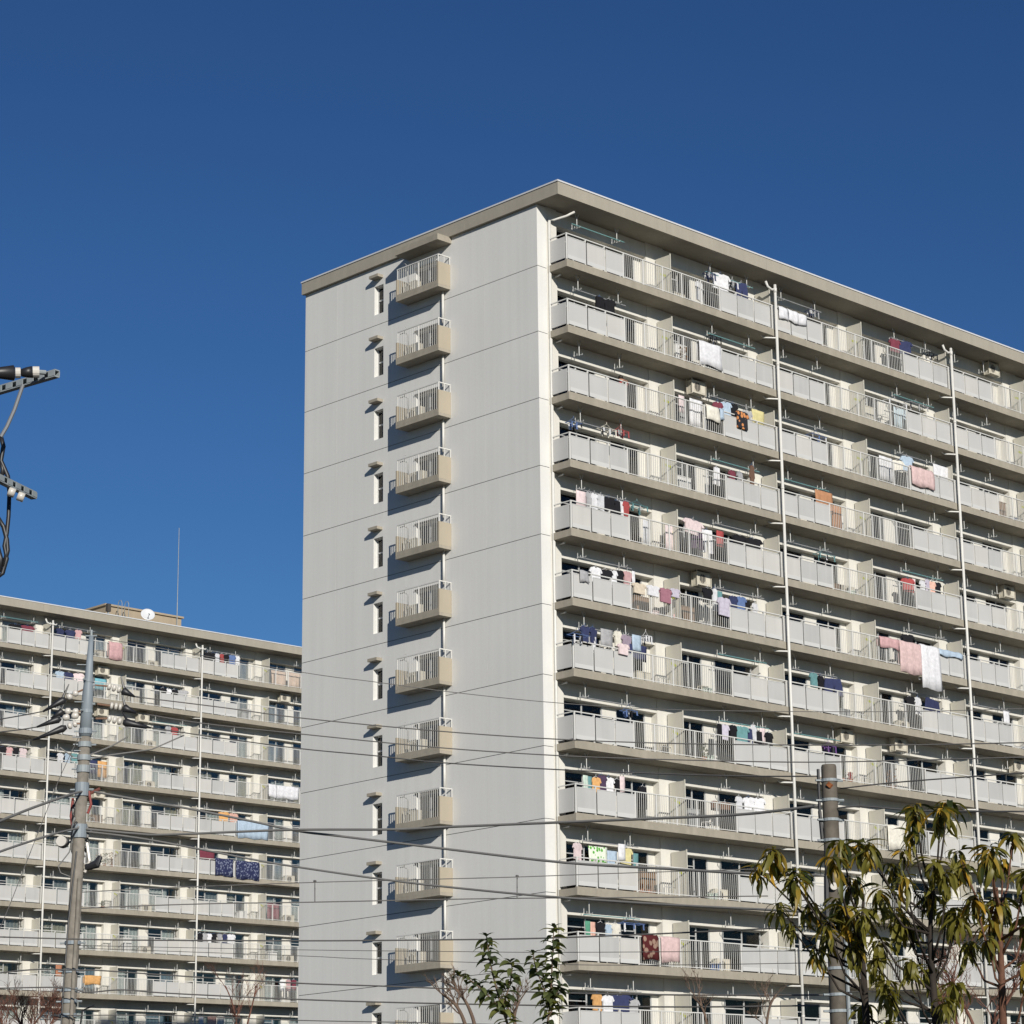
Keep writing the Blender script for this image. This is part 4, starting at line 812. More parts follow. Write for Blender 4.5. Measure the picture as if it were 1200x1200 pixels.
# ---------------------------------------------------------------- utility poles
G = {
'poleL': [[-32.809, -19.18, 14.287], [-33.123, -18.968, 0.0]],
'poleR': [[-30.543, -38.653, 8.976], [-30.559, -38.633, 0.0]],
'wires': [['thick grey cable', 0.034, [[-32.865, -19.143, 9.92], [-32.445, -20.602, 9.673], [-32.216, -21.469, 9.573], [-31.48, -24.709, 9.36], [-31.005, -27.488, 9.085], [-30.813, -28.961, 8.981], [-30.558, -31.952, 8.743], [-30.492, -33.883, 8.577], [-30.526, -36.355, 8.358], [-30.599, -37.648, 8.288], [-30.668, -38.501, 8.253]]], ['thick grey cable', 0.034, [[-32.734, -19.231, 10.758], [-32.232, -20.996, 10.319], [-31.995, -21.914, 10.097], [-31.623, -23.491, 9.687], [-31.346, -24.827, 9.33], [-31.137, -25.97, 9.108], [-30.742, -28.7, 8.577], [-30.474, -31.85, 7.979], [-30.412, -34.505, 7.581], [-30.487, -36.829, 7.237], [-30.624, -38.555, 7.016]]], ['thick grey cable', 0.03, [[-32.848, -19.154, 9.864], [-32.428, -20.581, 9.589], [-32.044, -22.011, 9.248], [-31.678, -23.533, 8.871], [-31.435, -24.667, 8.61], [-30.955, -27.38, 8.055], [-30.669, -29.625, 7.657], [-30.489, -31.849, 7.298], [-30.411, -34.481, 6.917], [-30.482, -36.998, 6.578], [-30.603, -38.579, 6.36]]], ['thin', 0.011, [[-32.793, -19.191, 14.268], [-28.769, -21.609, 13.592], [-27.407, -22.535, 13.397], [-25.792, -23.709, 13.15], [-23.913, -25.187, 12.912], [-21.74, -27.06, 12.729], [-18.289, -30.452, 12.594], [-16.019, -33.013, 12.564]]], ['hv', 0.017, [[-31.988, -19.746, 12.902], [-30.776, -21.347, 12.564], [-29.729, -22.825, 12.23], [-28.035, -25.446, 11.753], [-26.692, -27.779, 11.391], [-25.536, -30.031, 11.109], [-24.434, -32.467, 10.852], [-23.478, -34.916, 10.615], [-22.617, -37.537, 10.396]]], ['hv', 0.017, [[-31.781, -19.893, 12.505], [-30.962, -20.979, 12.227], [-29.699, -22.763, 11.882], [-27.982, -25.442, 11.388], [-26.65, -27.781, 11.033], [-25.52, -30.004, 10.761], [-24.428, -32.443, 10.49], [-23.703, -34.282, 10.336], [-22.628, -37.522, 10.098]]], ['hv', 0.017, [[-31.682, -19.962, 12.195], [-31.248, -21.995, 11.723], [-30.856, -24.242, 11.221], [-30.581, -26.284, 10.823], [-30.384, -28.336, 10.409], [-30.241, -31.581, 9.852], [-30.297, -34.461, 9.384], [-30.471, -36.753, 9.026], [-30.683, -38.483, 8.776]]], ['hv left', 0.017, [[-33.659, -18.616, 12.531], [-35.01, -19.913, 12.094], [-38.02, -22.954, 11.131]]], ['hv left', 0.017, [[-33.741, -18.563, 12.182], [-35.111, -19.929, 11.764], [-38.013, -22.959, 10.908]]], ['hv left', 0.017, [[-33.794, -18.528, 11.892], [-35.283, -20.052, 11.459], [-38.005, -22.964, 10.686]]], ['thick left', 0.034, [[-32.856, -19.148, 10.757], [-33.704, -19.859, 10.502], [-35.707, -21.608, 9.837], [-37.184, -22.962, 9.325], [-38.997, -24.702, 8.692]]], ['thick left', 0.03, [[-32.896, -19.122, 9.939], [-34.114, -20.17, 9.613], [-35.855, -21.728, 9.103], [-37.554, -23.322, 8.585], [-38.976, -24.715, 8.128]]], ['guy', 0.01, [[-32.98, -19.065, 11.964], [-33.922, -19.821, 10.879], [-34.631, -20.412, 9.97], [-35.269, -20.956, 9.167], [-36.088, -21.671, 8.149], [-36.586, -22.115, 7.558], [-37.714, -23.145, 6.323]]], ['low upper', 0.014, [[-30.716, -15.767, 8.987], [-29.367, -16.979, 9.054], [-26.965, -19.317, 9.106], [-25.147, -21.262, 9.105], [-23.484, -23.197, 9.087], [-22.048, -25.01, 9.084], [-19.931, -27.97, 9.034]]], ['low lower', 0.018, [[-30.754, -15.741, 8.608], [-29.654, -16.723, 8.647], [-28.209, -18.082, 8.665], [-26.796, -19.497, 8.644], [-24.668, -21.809, 8.619], [-23.31, -23.415, 8.578], [-22.057, -25.002, 8.512], [-19.946, -27.953, 8.397]]], ['low a', 0.02, [[-34.705, -17.95, 7.567], [-34.441, -18.537, 7.511], [-33.688, -20.307, 7.349], [-33.142, -21.694, 7.235], [-31.789, -25.695, 6.942], [-31.035, -28.511, 6.752], [-30.475, -31.182, 6.58], [-29.994, -34.509, 6.416], [-29.76, -38.03, 6.25]]], ['low thin', 0.009, [[-32.887, -19.127, 7.356], [-31.237, -24.677, 6.873], [-30.441, -28.534, 6.551], [-30.048, -31.379, 6.314], [-29.811, -37.968, 5.8]]], ['low thin', 0.009, [[-32.886, -19.128, 7.3], [-31.236, -24.678, 6.75], [-30.808, -26.576, 6.543], [-29.967, -32.225, 6.003], [-29.816, -37.961, 5.59]]], ['low b', 0.02, [[-34.674, -17.969, 6.707], [-34.416, -18.553, 6.745], [-34.038, -19.433, 6.764], [-33.686, -20.279, 6.694], [-33.434, -20.912, 6.646], [-32.833, -22.501, 6.448], [-31.872, -25.399, 6.107], [-31.233, -27.707, 5.889], [-30.492, -31.132, 5.55], [-30.016, -34.486, 5.269], [-29.793, -37.99, 5.02]]], ['low c', 0.02, [[-34.664, -17.976, 6.434], [-34.405, -18.56, 6.418], [-33.846, -19.873, 6.359], [-33.692, -20.247, 6.301], [-33.555, -20.584, 6.21], [-33.248, -21.373, 6.217], [-32.84, -22.466, 6.08], [-31.869, -25.402, 5.78], [-31.232, -27.707, 5.574], [-30.534, -30.911, 5.316], [-30.02, -34.481, 5.05], [-29.798, -37.984, 4.842]]], ['low d', 0.014, [[-33.295, -18.855, 5.855], [-31.982, -21.363, 5.725], [-30.791, -23.92, 5.491], [-29.461, -27.255, 5.247], [-28.375, -30.617, 4.972]]], ['right', 0.016, [[-30.42, -38.802, 8.542], [-30.507, -40.302, 8.462], [-30.846, -43.219, 8.207]]], ['right', 0.014, [[-30.479, -38.73, 6.383], [-30.606, -40.61, 6.283], [-30.923, -43.109, 6.051]]], ['right', 0.02, [[-30.526, -38.674, 8.184], [-30.542, -39.363, 8.144], [-30.614, -40.721, 7.897], [-30.869, -43.186, 7.561]]], ['right low', 0.012, [[-30.518, -38.683, 4.987], [-30.65, -40.553, 4.886], [-30.97, -43.042, 4.716]]]],
'strainR': [[[-32.703, -19.252, 13.153], [-32.486, -19.4, 13.137], [-32.222, -19.583, 13.045], [-31.988, -19.746, 12.902]], [[-32.661, -19.281, 12.725], [-32.429, -19.439, 12.69], [-32.198, -19.599, 12.655], [-31.95, -19.773, 12.532]], [[-32.684, -19.265, 12.394], [-32.469, -19.412, 12.398], [-32.19, -19.605, 12.324], [-31.682, -19.962, 12.195]]],
'strainL': [[[-32.916, -19.108, 13.051], [-33.023, -19.036, 12.99], [-33.235, -18.895, 12.83], [-33.643, -18.626, 12.531]], [[-32.934, -19.096, 12.564], [-32.996, -19.055, 12.544], [-33.274, -18.869, 12.558], [-33.485, -18.73, 12.38]], [[-32.932, -19.097, 12.487], [-32.993, -19.056, 12.466], [-33.315, -18.842, 12.383], [-33.741, -18.563, 12.182]], [[-32.927, -19.101, 12.274], [-33.019, -19.039, 12.272], [-33.202, -18.917, 12.192], [-33.794, -18.528, 11.892]]],
'hangers': [[[-26.487, -19.394, 9.149], [-26.483, -19.396, 8.684]], [[-23.432, -23.143, 9.096], [-23.436, -23.139, 8.593]]],
'arm1': [[-52.196, -47.118, 9.396], [-52.456, -45.274, 9.396]],
'arm2': [[-52.121, -46.69, 8.284], [-53.568, -47.429, 8.284]],
'arm_ins': [[-52.68, -46.81, 9.368], [-52.534, -46.902, 9.378], [-52.481, -46.935, 9.382], [-52.388, -46.994, 9.397], [-52.335, -47.028, 9.4]],
'strap': [[-52.511, -47.034, 9.232], [-52.569, -46.998, 8.983], [-52.622, -46.964, 8.811], [-52.665, -46.937, 8.708]],
'loops': [[[-52.506, -46.683, 8.797], [-52.483, -46.697, 8.705], [-52.498, -46.688, 8.561], [-52.44, -46.724, 8.412], [-52.422, -46.735, 8.27]], [[-52.498, -46.688, 8.561], [-52.482, -46.698, 8.477], [-52.486, -46.695, 8.393]], [[-52.422, -46.736, 8.262], [-52.421, -46.736, 8.019], [-52.429, -46.732, 7.852], [-52.444, -46.722, 7.726], [-52.42, -46.737, 7.603], [-52.448, -46.719, 7.461], [-52.487, -46.695, 7.426]], [[-52.513, -46.678, 8.022], [-52.457, -46.714, 7.917], [-52.427, -46.733, 7.793], [-52.416, -46.739, 7.686], [-52.444, -46.722, 7.527]], [[-52.497, -46.689, 7.724], [-52.466, -46.708, 7.601], [-52.475, -46.702, 7.476]]],
'pent': [[34.733, 79.0, 42.647], [41.039, 79.0, 42.663], [33.088, 79.0, 41.978]],
'dish': [33.987, 73.5, 40.759],
'mast': [[40.66, 79.0, 49.054], [40.732, 79.0, 42.06]],
'hooks': [[35.081, 77.0, 42.826], [35.645, 77.0, 42.791]],
'ros': [[[-50.165, -54.16, 4.145], 1.0], [[-50.06, -54.282, 3.98], 1.0], [[-49.981, -54.376, 3.737], 0.9], [[-49.821, -54.57, 4.193], 1], [[-49.715, -54.701, 4.227], 1], [[-49.765, -54.639, 3.944], 1.05], [[-49.652, -54.78, 3.824], 1], [[-49.576, -54.876, 4.032], 0.9], [[-49.461, -55.025, 4.478], 0.9], [[-49.493, -54.983, 4.226], 0.8], [[-49.269, -55.278, 4.572], 1.1], [[-49.239, -55.319, 4.155], 0.9], [[-49.084, -55.532, 4.144], 1.1], [[-48.975, -55.684, 4.288], 0.9], [[-49.401, -55.103, 3.809], 1.0], [[-49.386, -55.122, 4.019], 1.0], [[-49.205, -55.365, 3.756], 1.0], [[-49.042, -55.589, 3.784], 1.1], [[-49.134, -55.462, 3.574], 0.9], [[-49.633, -54.804, 3.494], 1.0], [[-49.531, -54.934, 3.24], 0.95], [[-49.411, -55.09, 3.246], 0.95], [[-49.368, -55.146, 2.972], 0.9], [[-49.729, -54.683, 2.992], 0.8], [[-49.891, -54.484, 3.601], 0.9], [[-48.994, -55.657, 3.206], 0.9], [[-49.723, -54.691, 3.657], 1], [[-49.281, -55.263, 3.604], 1.0], [[-49.526, -54.94, 3.665], 1.0], [[-48.969, -55.693, 3.923], 1.0], [[-48.962, -55.703, 3.594], 1.0], [[-49.605, -54.839, 3.05], 0.8], [[-49.83, -54.558, 3.835], 0.9], [[-50.13, -54.201, 3.798], 0.8]],
'trunkA': [[-49.402, -55.101, 2.768], [-49.408, -55.094, 3.09], [-49.411, -55.089, 3.481], [-49.391, -55.116, 3.874]],
'trunkB': [[-49.101, -55.508, 2.75], [-49.095, -55.516, 3.135], [-49.092, -55.521, 3.46], [-49.093, -55.518, 3.853]],
'shrub1': [[-46.081, -46.867, 3.332], [-46.178, -46.776, 3.742], [-46.243, -46.716, 4.108], [-46.275, -46.686, 4.401]],
'shrub1b': [[-46.146, -46.807, 3.605], [-46.278, -46.683, 3.79], [-46.392, -46.578, 3.93], [-46.507, -46.473, 4.006]],
'shrub1c': [[-46.159, -46.794, 3.651], [-46.097, -46.852, 3.875], [-46.076, -46.873, 4.057], [-46.089, -46.86, 4.121]],
'shrub2': [[-45.539, -46.833, 3.348], [-45.501, -46.87, 3.759], [-45.484, -46.886, 4.128], [-45.467, -46.903, 4.527]],
'shrub2b': [[-45.515, -46.856, 3.668], [-45.56, -46.812, 3.9], [-45.612, -46.762, 4.086], [-45.631, -46.744, 4.244]],
'shrub2c': [[-45.503, -46.868, 3.576], [-45.454, -46.916, 3.804], [-45.44, -46.929, 3.849], [-45.433, -46.936, 3.868]],
'bare1': [[[-42.349, -42.145, 3.557], [-42.405, -42.094, 3.886], [-42.469, -42.035, 4.085], [-42.543, -41.968, 4.197], [-42.625, -41.894, 4.276]], [[-42.284, -42.204, 3.555], [-42.315, -42.176, 3.883], [-42.371, -42.124, 4.104], [-42.42, -42.08, 4.215], [-42.501, -42.006, 4.35]], [[-41.96, -42.506, 3.544], [-41.933, -42.532, 3.98], [-41.883, -42.58, 4.176]]],
'bare2': [[[-41.151, -49.437, 3.055], [-41.196, -49.377, 3.442], [-41.273, -49.272, 3.736], [-41.326, -49.202, 3.933]], [[-41.151, -49.437, 3.055], [-41.052, -49.573, 3.433], [-40.958, -49.702, 3.668], [-40.908, -49.773, 3.81]], [[-41.263, -49.286, 3.157], [-41.301, -49.236, 3.448], [-41.424, -49.073, 3.648]]],
'bare3': [[[-27.171, -8.52, 5.436], [-27.231, -8.482, 6.199], [-27.353, -8.403, 6.638], [-27.545, -8.279, 6.969]], [[-27.171, -8.52, 5.436], [-27.09, -8.573, 6.306], [-26.887, -8.706, 6.741], [-26.676, -8.845, 6.959]], [[-27.538, -8.284, 5.66], [-27.672, -8.198, 6.424], [-27.831, -8.097, 6.863]], [[-26.728, -8.811, 5.645], [-26.697, -8.832, 6.41], [-26.562, -8.921, 6.737]]],
'bare4': [[[-25.151, -14.843, 5.331], [-25.194, -14.81, 6.064], [-25.303, -14.727, 6.697], [-25.443, -14.621, 7.122]], [[-25.151, -14.843, 5.331], [-24.995, -14.963, 6.165], [-24.886, -15.048, 6.752], [-24.84, -15.083, 7.11]], [[-25.12, -14.867, 5.539], [-25.229, -14.784, 6.17], [-25.135, -14.856, 6.631]]],
'bare5': [[[-35.739, -40.286, 3.551], [-35.743, -40.281, 4.195], [-35.791, -40.228, 4.456], [-35.877, -40.134, 4.615]], [[-35.174, -40.92, 3.526], [-35.134, -40.965, 4.102], [-35.092, -41.013, 4.424], [-35.019, -41.098, 4.615]]],
'person': [3.711, -0.9, 32.862]}
def lerp(a, b, t): return tuple(a[i]+(b[i]-a[i])*t for i in range(3))
def on_pole(P, z): return lerp(P[0], P[1], (P[0][2]-z)/(P[0][2]-P[1][2]))
def band(P, z, r, h, name, m_, t, ears=True, ang=0):
    c = Vector(on_pole(P, z))-t.location
    o = MB().tube([c-Vector((0,0,h/2)), c+Vector((0,0,h/2))], r, 16).build(name, m_, t, smooth=False)
    if ears:
        d = Vector((math.cos(ang), math.sin(ang), 0)); b = MB()
        for s_ in (-1, 1): b.tube([c+d*s_*r*.9, c+d*s_*(r+.10)], .022, 5)
        b.build('clamp_bolt', STEEL, o)
    return o
RV = Vector((.676, -.736, 0)).normalized(); FV = Vector((.736, .676, 0)).normalized()     # along and across the cables
PL = G['poleL']; t = empty('utility_pole', PL[1], 'weathered concrete utility pole with blue-grey steel top in front of far block', 'pole'); LP = t
b0_ = Vector(PL[1]); ztj = 12.33
rel = lambda z: Vector(on_pole(PL, z))-b0_
MB().tube([rel(0), rel(6), rel(ztj)], [.175, .150, .118], 18).build('shaft', CONC, t, smooth=True)
MB().tube([rel(ztj-.35), rel(12.9), rel(13.5), rel(14.28)], [.138, .125, .085, .052], 16).build('steel_sleeve', SLEEVE, t, smooth=True)
MB().tube([rel(14.285)-RV*.13, rel(14.285)+RV*.13], .02, 6).tube([rel(14.28), rel(14.42)], .03, 6).build('top_pin', STEEL, t)
for z in (13.25, 12.55): band(PL, z, .136 if z < 13 else .115, .08, 'pole_band', SLEEVE, t, True, .4)
for z in (12.10, 11.80, 11.5, 11.25): band(PL, z, .15, .12 if z > 11.4 else .16, 'pole_band', STEEL if z < 12 else SLEEVE, t, True, -.6)
for z in (13.6, 12.75, 11.95, 11.65, 10.6): 
    c = rel(z); MB().tube([c-RV*.05-FV*.1, c-RV*.25-FV*.15], .012, 5).build('step_bolt', STEEL, t)
band(PL, 10.79, .155, .30, 'pole_band', SLEEVE, t, True, -.74); band(PL, 9.86, .165, .30, 'pole_band', SLEEVE, t, True, -.74)
for z in (7.41, 6.80, 6.40, 6.15, 5.85): band(PL, z, .175 if z > 6 else .185, .08, 'pole_band', SLEEVE, t, True, -.74)
# strain insulators: bracket, porcelain discs, black cone cover, then the wire
def strain(P4, r_, nd, tail):
    a_, b_, c_, e_ = [Vector(p)-b0_ for p in P4]
    o = MB().tube([a_, b_], .022, 6).build('strain_bracket', mat('rusty bracket', (.20, .12, .08), .8, .2, 20), t)
    for i in range(nd):
        u0 = b_.lerp(c_, i/nd); u1 = b_.lerp(c_, (i+.8)/nd); MB().tube([u0, u0.lerp(u1, .2), u0.lerp(u1, .75), u1], [r_*.5, r_, r_*.95, r_*.4], 12).build('insulator', PORC, o, smooth=True)
    MB().tube([c_, c_.lerp(e_, .12), c_.lerp(e_, .5), e_], [r_*.6, r_*1.15, r_*.7, .02], 12).build('insulator_cover', BLACK, o, smooth=True)
    if tail: MB().tube([c_.lerp(e_, .15)+Vector((0, 0, r_*.6)), c_+(c_-e_)*.12+Vector((0, 0, .30))], .035, 6, r1=.01).build('cover_tail', BLACK, o)
for P4 in G['strainR']: strain(P4, .085, 3, True)
for k_, P4 in enumerate(G['strainL']): strain(P4, .075, 2, k_ in (0, 2))
for z, off in ((13.15, .16), (12.72, .18), (12.38, .16)):
    c = rel(z); MB().tube([c, c+RV*off], .03, 6).build('side_arm', STEEL, t)
MB().tube([rel(11.95)+RV*.95, rel(11.75)+RV*.6, rel(11.55)+RV*.1, rel(11.5)-RV*.2, rel(11.75)-RV*.55], .018, 6).build('jumper_cable', CABLEG, t)
MB().tube([rel(12.3)+RV*2.2+Vector((0,0,-.35)), rel(11.9)+RV*1.5+Vector((0,0,-.25)), rel(11.55)+RV*.6, rel(11.45)], .016, 6).build('jumper_cable', CABLEG, t)
for i in range(7):
    z = 10.55-.1*i; c = rel(z); a0 = 2.2+i*.3
    pts = [c+Vector((math.cos(a0-1.6*u)*.17, math.sin(a0-1.6*u)*.17, -.42*u)) for u in (0, .25, .5, .75, 1, 1.25, 1.5, 1.75, 2)]
    MB().tube(pts, .026, 6).build('wrapped_cable', BLACK if i % 2 else CABLEG, t, smooth=True)
MB().tube([rel(10.6)-RV*.19, rel(10.2)-RV*.21, rel(9.95)-RV*.16], .03, 6).build('red_tape', RED, t); MB().tube([rel(10.75)+RV*.16, rel(10.45)+RV*.22, rel(10.25)+RV*.16], .03, 6).build('red_tape', RED, t)
MB().tube([rel(10.7)+RV*.2, rel(10.8)+RV*.40], .035, 6).build('cable_clamp', mat('red brown clamp', (.16, .06, .045), .7), t)
q = rel(9.62)-RV*.33-FV*.16
o = MB().tube([q, q-FV*.10], .115, 16).build('round_cover', PORC, t, smooth=False); MB().tube([q+FV*.005, q+FV*.12], .135, 16).build('cover_rim', BLACK, o); MB().tube([q+FV*.06, rel(9.62)], .03, 6).build('cover_bracket', STEEL, o)
MB().tube([rel(9.6)-RV*.16, rel(9.4)-RV*.2, rel(9.1)-RV*.42, rel(8.95)-RV*.36, rel(8.85)-RV*.12], .014, 5).build('loose_wire', CABLEG, t, smooth=True)
MB().tube([rel(9.6)+RV*.18, rel(9.2)+RV*.26, rel(8.95)+RV*.17], .035, 6).build('white_conduit', PORC, t); MB().tube([rel(9.05)+RV*.18, rel(9.12)+RV*.42, rel(9.3)+RV*.5], [.07, .1, .05], 8).build('splice_sleeve', BLACK, t)
MB().tube([rel(8.8)+RV*.1-FV*.16, rel(5)+RV*.11-FV*.17, rel(0)+RV*.12-FV*.18], .045, 8).build('conduit', CONC, t, smooth=True); MB().tube([rel(9.4)-FV*.15, rel(7.9)-FV*.16-RV*.08, rel(6.5)-FV*.17-RV*.10, rel(0)-FV*.19-RV*.1], .018, 6).build('ground_wire', BLACK, t)
MB().tube([rel(6.05)+RV*.55, rel(5.95)+RV*.3, rel(5.4)+RV*.25], .02, 6).build('loose_wire', BLACK, t)
# right pole
PR = G['poleR']; t = empty('utility_pole', PR[1], 'short brown concrete pole with steel bands behind the leafy trees', 'pole'); b0_ = Vector(PR[1])
rel = lambda z: Vector(on_pole(PR, z))-b0_
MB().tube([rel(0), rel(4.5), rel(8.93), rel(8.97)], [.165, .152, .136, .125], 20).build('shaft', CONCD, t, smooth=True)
for z in (8.69, 8.34, 7.99, 7.63, 6.50, 6.13, 5.40, 4.95, 4.67): band(PR, z, .155 if z > 6 else .168, .05, 'pole_band', STEEL, t, True, -.74+.3*(z % 1))
MB().tube([rel(8.56)-FV*.13-RV*.03, rel(8.62)-FV*.14+RV*.02], .055, 8).build('rusty_plate', RUST, t)
MB().tube([rel(8.9)-RV*.19, rel(8.15)-RV*.19], .028, 6).tube([rel(8.15)-RV*.19, rel(7.6)-RV*.16], .035, 6).build('cable_riser', BLACK, t)
MB().tube([rel(7.0)-RV*.12-FV*.1, rel(6.0)-RV*.15-FV*.12], .05, 6).build('cable_riser', BLACK, t)
q = rel(6.80)+RV*.0-FV*.17; MB().tube([q, q-FV*.05], .065, 14).build('round_cover', PORC, t)
MB().tube([rel(6.9)+RV*.17-FV*.1, rel(0)+RV*.19-FV*.1], .035, 6).build('conduit', STEEL, t)
# pole just outside the left edge, its two crossarms reach into the picture
A1, A2 = G['arm1'], G['arm2']; pb = Vector((A1[1][0]-.25, A1[1][1]+.25, 0))
pt = Vector((-52.62, -45.0, 0)); t = empty('utility_pole', pt, 'steel crossarms with black and white insulators at the upper left edge', 'pole')
MB().tube([(0,0,0), (0,0,11.2)], .17, 16, r1=.12).build('shaft', CONC, t, smooth=True)
def crossarm(e, o_, hh=.075):
    e = Vector(e)-pt; o_ = Vector(o_)-pt; d = (o_-e).normalized(); p = d.cross(Vector((0,0,1))).normalized(); up = Vector((0,0,1)); L_ = (o_-e).length
    b = MB()
    def bar(c0, c1, hw, h0, h1):
        i = len(b.v)
        for c in (c0, c1):
            for a_, z_ in ((-hw, h0), (hw, h0), (hw, h1), (-hw, h1)): b.v.append(tuple(c+p*a_+up*z_))
        b.f += [[i+x for x in q_] for q_ in ((0,1,2,3),(7,6,5,4),(0,4,5,1),(1,5,6,2),(2,6,7,3),(3,7,4,0))]
    bar(e, o_, .030, -hh/2, -hh/2+.012); bar(e, o_, .030, hh/2-.012, hh/2)
    for side in (-1, 1):
        i0 = 0; x = 0.
        while x < L_:
            y_ = min(L_, x+.09); i = len(b.v)
            for c in (e+d*x, e+d*y_):
                for a_, z_ in ((side*.030-.004, -hh/2+.012), (side*.030+.004, -hh/2+.012), (side*.030+.004, hh/2-.012), (side*.030-.004, hh/2-.012)): b.v.append(tuple(c+p*a_+up*z_))
            b.f += [[i+q2 for q2 in q_] for q_ in ((0,1,2,3),(7,6,5,4),(0,4,5,1),(1,5,6,2),(2,6,7,3),(3,7,4,0))]; x += .15
    return b
MB_ = crossarm(A1[0], A1[1]); arm = MB_.build('crossarm', STEEL, t); arm2 = crossarm(A2[0], A2[1], .07).build('crossarm', STEEL, t)
P5 = [Vector(p)-pt for p in G['arm_ins']]
i1 = MB().tube([P5[0]-(P5[1]-P5[0])*1.5, P5[0], P5[1], P5[1]+(P5[2]-P5[1])*.2], [.035, .05, .075, .055], 14).build('insulator_cover', BLACK, t, smooth=True)
MB().tube([P5[1]+(P5[2]-P5[1])*.25, P5[2]], .052, 14).build('insulator', PORC, t); MB().tube([P5[2]+(P5[3]-P5[2])*.02, lerp(P5[2], P5[3], .5), P5[3]], [.035, .05, .058], 14).build('insulator_cover', BLACK, t, smooth=True); MB().tube([P5[3]+(P5[4]-P5[3])*.03, P5[4]], .055, 14).build('insulator', PORC, t); MB().tube([P5[4], P5[4]+(P5[4]-P5[3])*1.0+Vector((0,0,-.005))], .024, 8).build('insulator_pin', STEEL, t)
MB().tube([Vector(p)-pt for p in G['strap']], .018, 6).build('strap', mat('grey strap', (.17, .18, .19), .6), t)
for i, lp in enumerate(G['loops']): MB().tube([Vector(p)-pt for p in lp], .022 if i != 2 else .02, 7).build('loose_cable', BLACK, t, smooth=True)
for u in (.08, .16):
    c = Vector(lerp(A2[0], A2[1], u*1.3+.08))-pt+Vector((0,0,-.075)); MB().tube([c, c+Vector((.05,-.03,-.02))], .045, 10).build('insulator', PORC, t, smooth=True)

# ---------------------------------------------------------------- wires
def spline(pts, n=5):
    P = [Vector(p) for p in pts]; out = []
    for i in range(len(P)-1):
        a = P[max(i-1, 0)]; b = P[i]; c = P[i+1]; d = P[min(i+2, len(P)-1)]
        for j in range(n):
            u = j/n; out.append(.5*((2*b)+(c-a)*u+(2*a-5*b+4*c-d)*u*u+(3*b-a-3*c+d)*u**3))
    return out+[P[-1]]
WL = ['thick grey cable sagging slightly, rising to the short pole beside first drainpipe', 'thick grey cable dropping from red tape on left pole toward the trees', 'lowest thick grey cable falling across the blank wall toward the trees',
 'thin topmost wire crossing the blank wall just above other wires', 'uppermost of three wires from the left pole insulators', 'middle of three wires from the left pole insulators', 'lowest of three wires from left pole, ending on the short pole',
 'upper thin wire leaving the left pole to the picture edge', 'middle thin wire leaving the left pole to the picture edge', 'lower thin wire leaving the left pole to the picture edge', 'upper thick cable from left pole to the left picture edge', 'lower thick cable from left pole to the left picture edge',
 'thin guy wire slanting down left from the left pole', 'upper thin wire of the pair joined by short droppers', 'lower wire of the pair joined by short droppers', 'straight dark cable just below the pair with droppers', 'faint upper hairline wire low across the blank wall', 'faint lower hairline wire low across the blank wall',
 'dark cable low across the left pole foot, upper of two', 'dark cable low across the left pole foot, lower of two', 'lowest wire along the bottom picture edge', 'upper thin wire from short pole to right picture edge', 'lower thin wire through the leaves to right picture edge', 'thick wire from short pole to right picture edge', 'lowest wire through tree trunks to right picture edge']
for i, (nm, r_, pts) in enumerate(G['wires']):
    p0 = Vector(pts[0]); o = MB().tube([p-p0 for p in spline(pts)], r_*.82, 6).build('cable' if r_ > .015 else 'wire', CABLEG if r_ > .025 else CABLE, None, p0, smooth=True)
    tag(o, WL[i], 'cable' if r_ > .015 else 'wire', 'overhead lines')
for i, (a, b_) in enumerate(G['hangers']):
    o = MB().tube([(0,0,0), Vector(b_)-Vector(a)], .013, 5).tube([(-.03,0,.02), (.03,0,.02)], .03, 5).build('wire_dropper', CABLE, None, a); tag(o, ('left', 'right')[i]+' short dropper joining the pair of low wires', 'wire', 'droppers between low wires')

# ---------------------------------------------------------------- trees
def leaf_mesh(m_, droop, wid, seed):
    r = random.Random(seed); b = MB(); n = 6; y = z = 0.; a = .0; tw = r.uniform(-.25, .25)
    for i in range(n+1):
        u = i/n; wv = wid*(math.sin(math.pi*min(1, u*1.02))**.75)*(1-.25*u)+(.012 if i in (0, n) else 0)
        x = tw*u*u*.4
        b.v += [(x-wv, y, z+wv*.35), (x, y, z-.0), (x+wv, y, z+wv*.35)]
        a -= droop/n; y += math.cos(a)/n; z += math.sin(a)/n
    for i in range(n): k = 3*i; b.f += [[k, k+1, k+4, k+3], [k+1, k+2, k+5, k+4]]
    me = bpy.data.meshes.new('leaf'); me.from_pydata(b.v, [], b.f); me.materials.append(m_)
    for p in me.polygons: p.use_smooth = True
    return me
LM = [[leaf_mesh(m_, dr, wv, i) for i, (dr, wv) in enumerate(((1.0, .105), (1.4, .12), (.75, .115), (1.8, .11)))] for m_ in LEAFM]
SM = [[leaf_mesh(m_, dr, wv, i) for i, (dr, wv) in enumerate(((.9, .225), (1.3, .25), (1.6, .235)))] for m_ in LEAFS]
def add_leaf(t, me, p, az, el, ln, roll):
    return put(me, 'leaf', t, p, rot=(el, roll, az), sc=(ln, ln, ln))
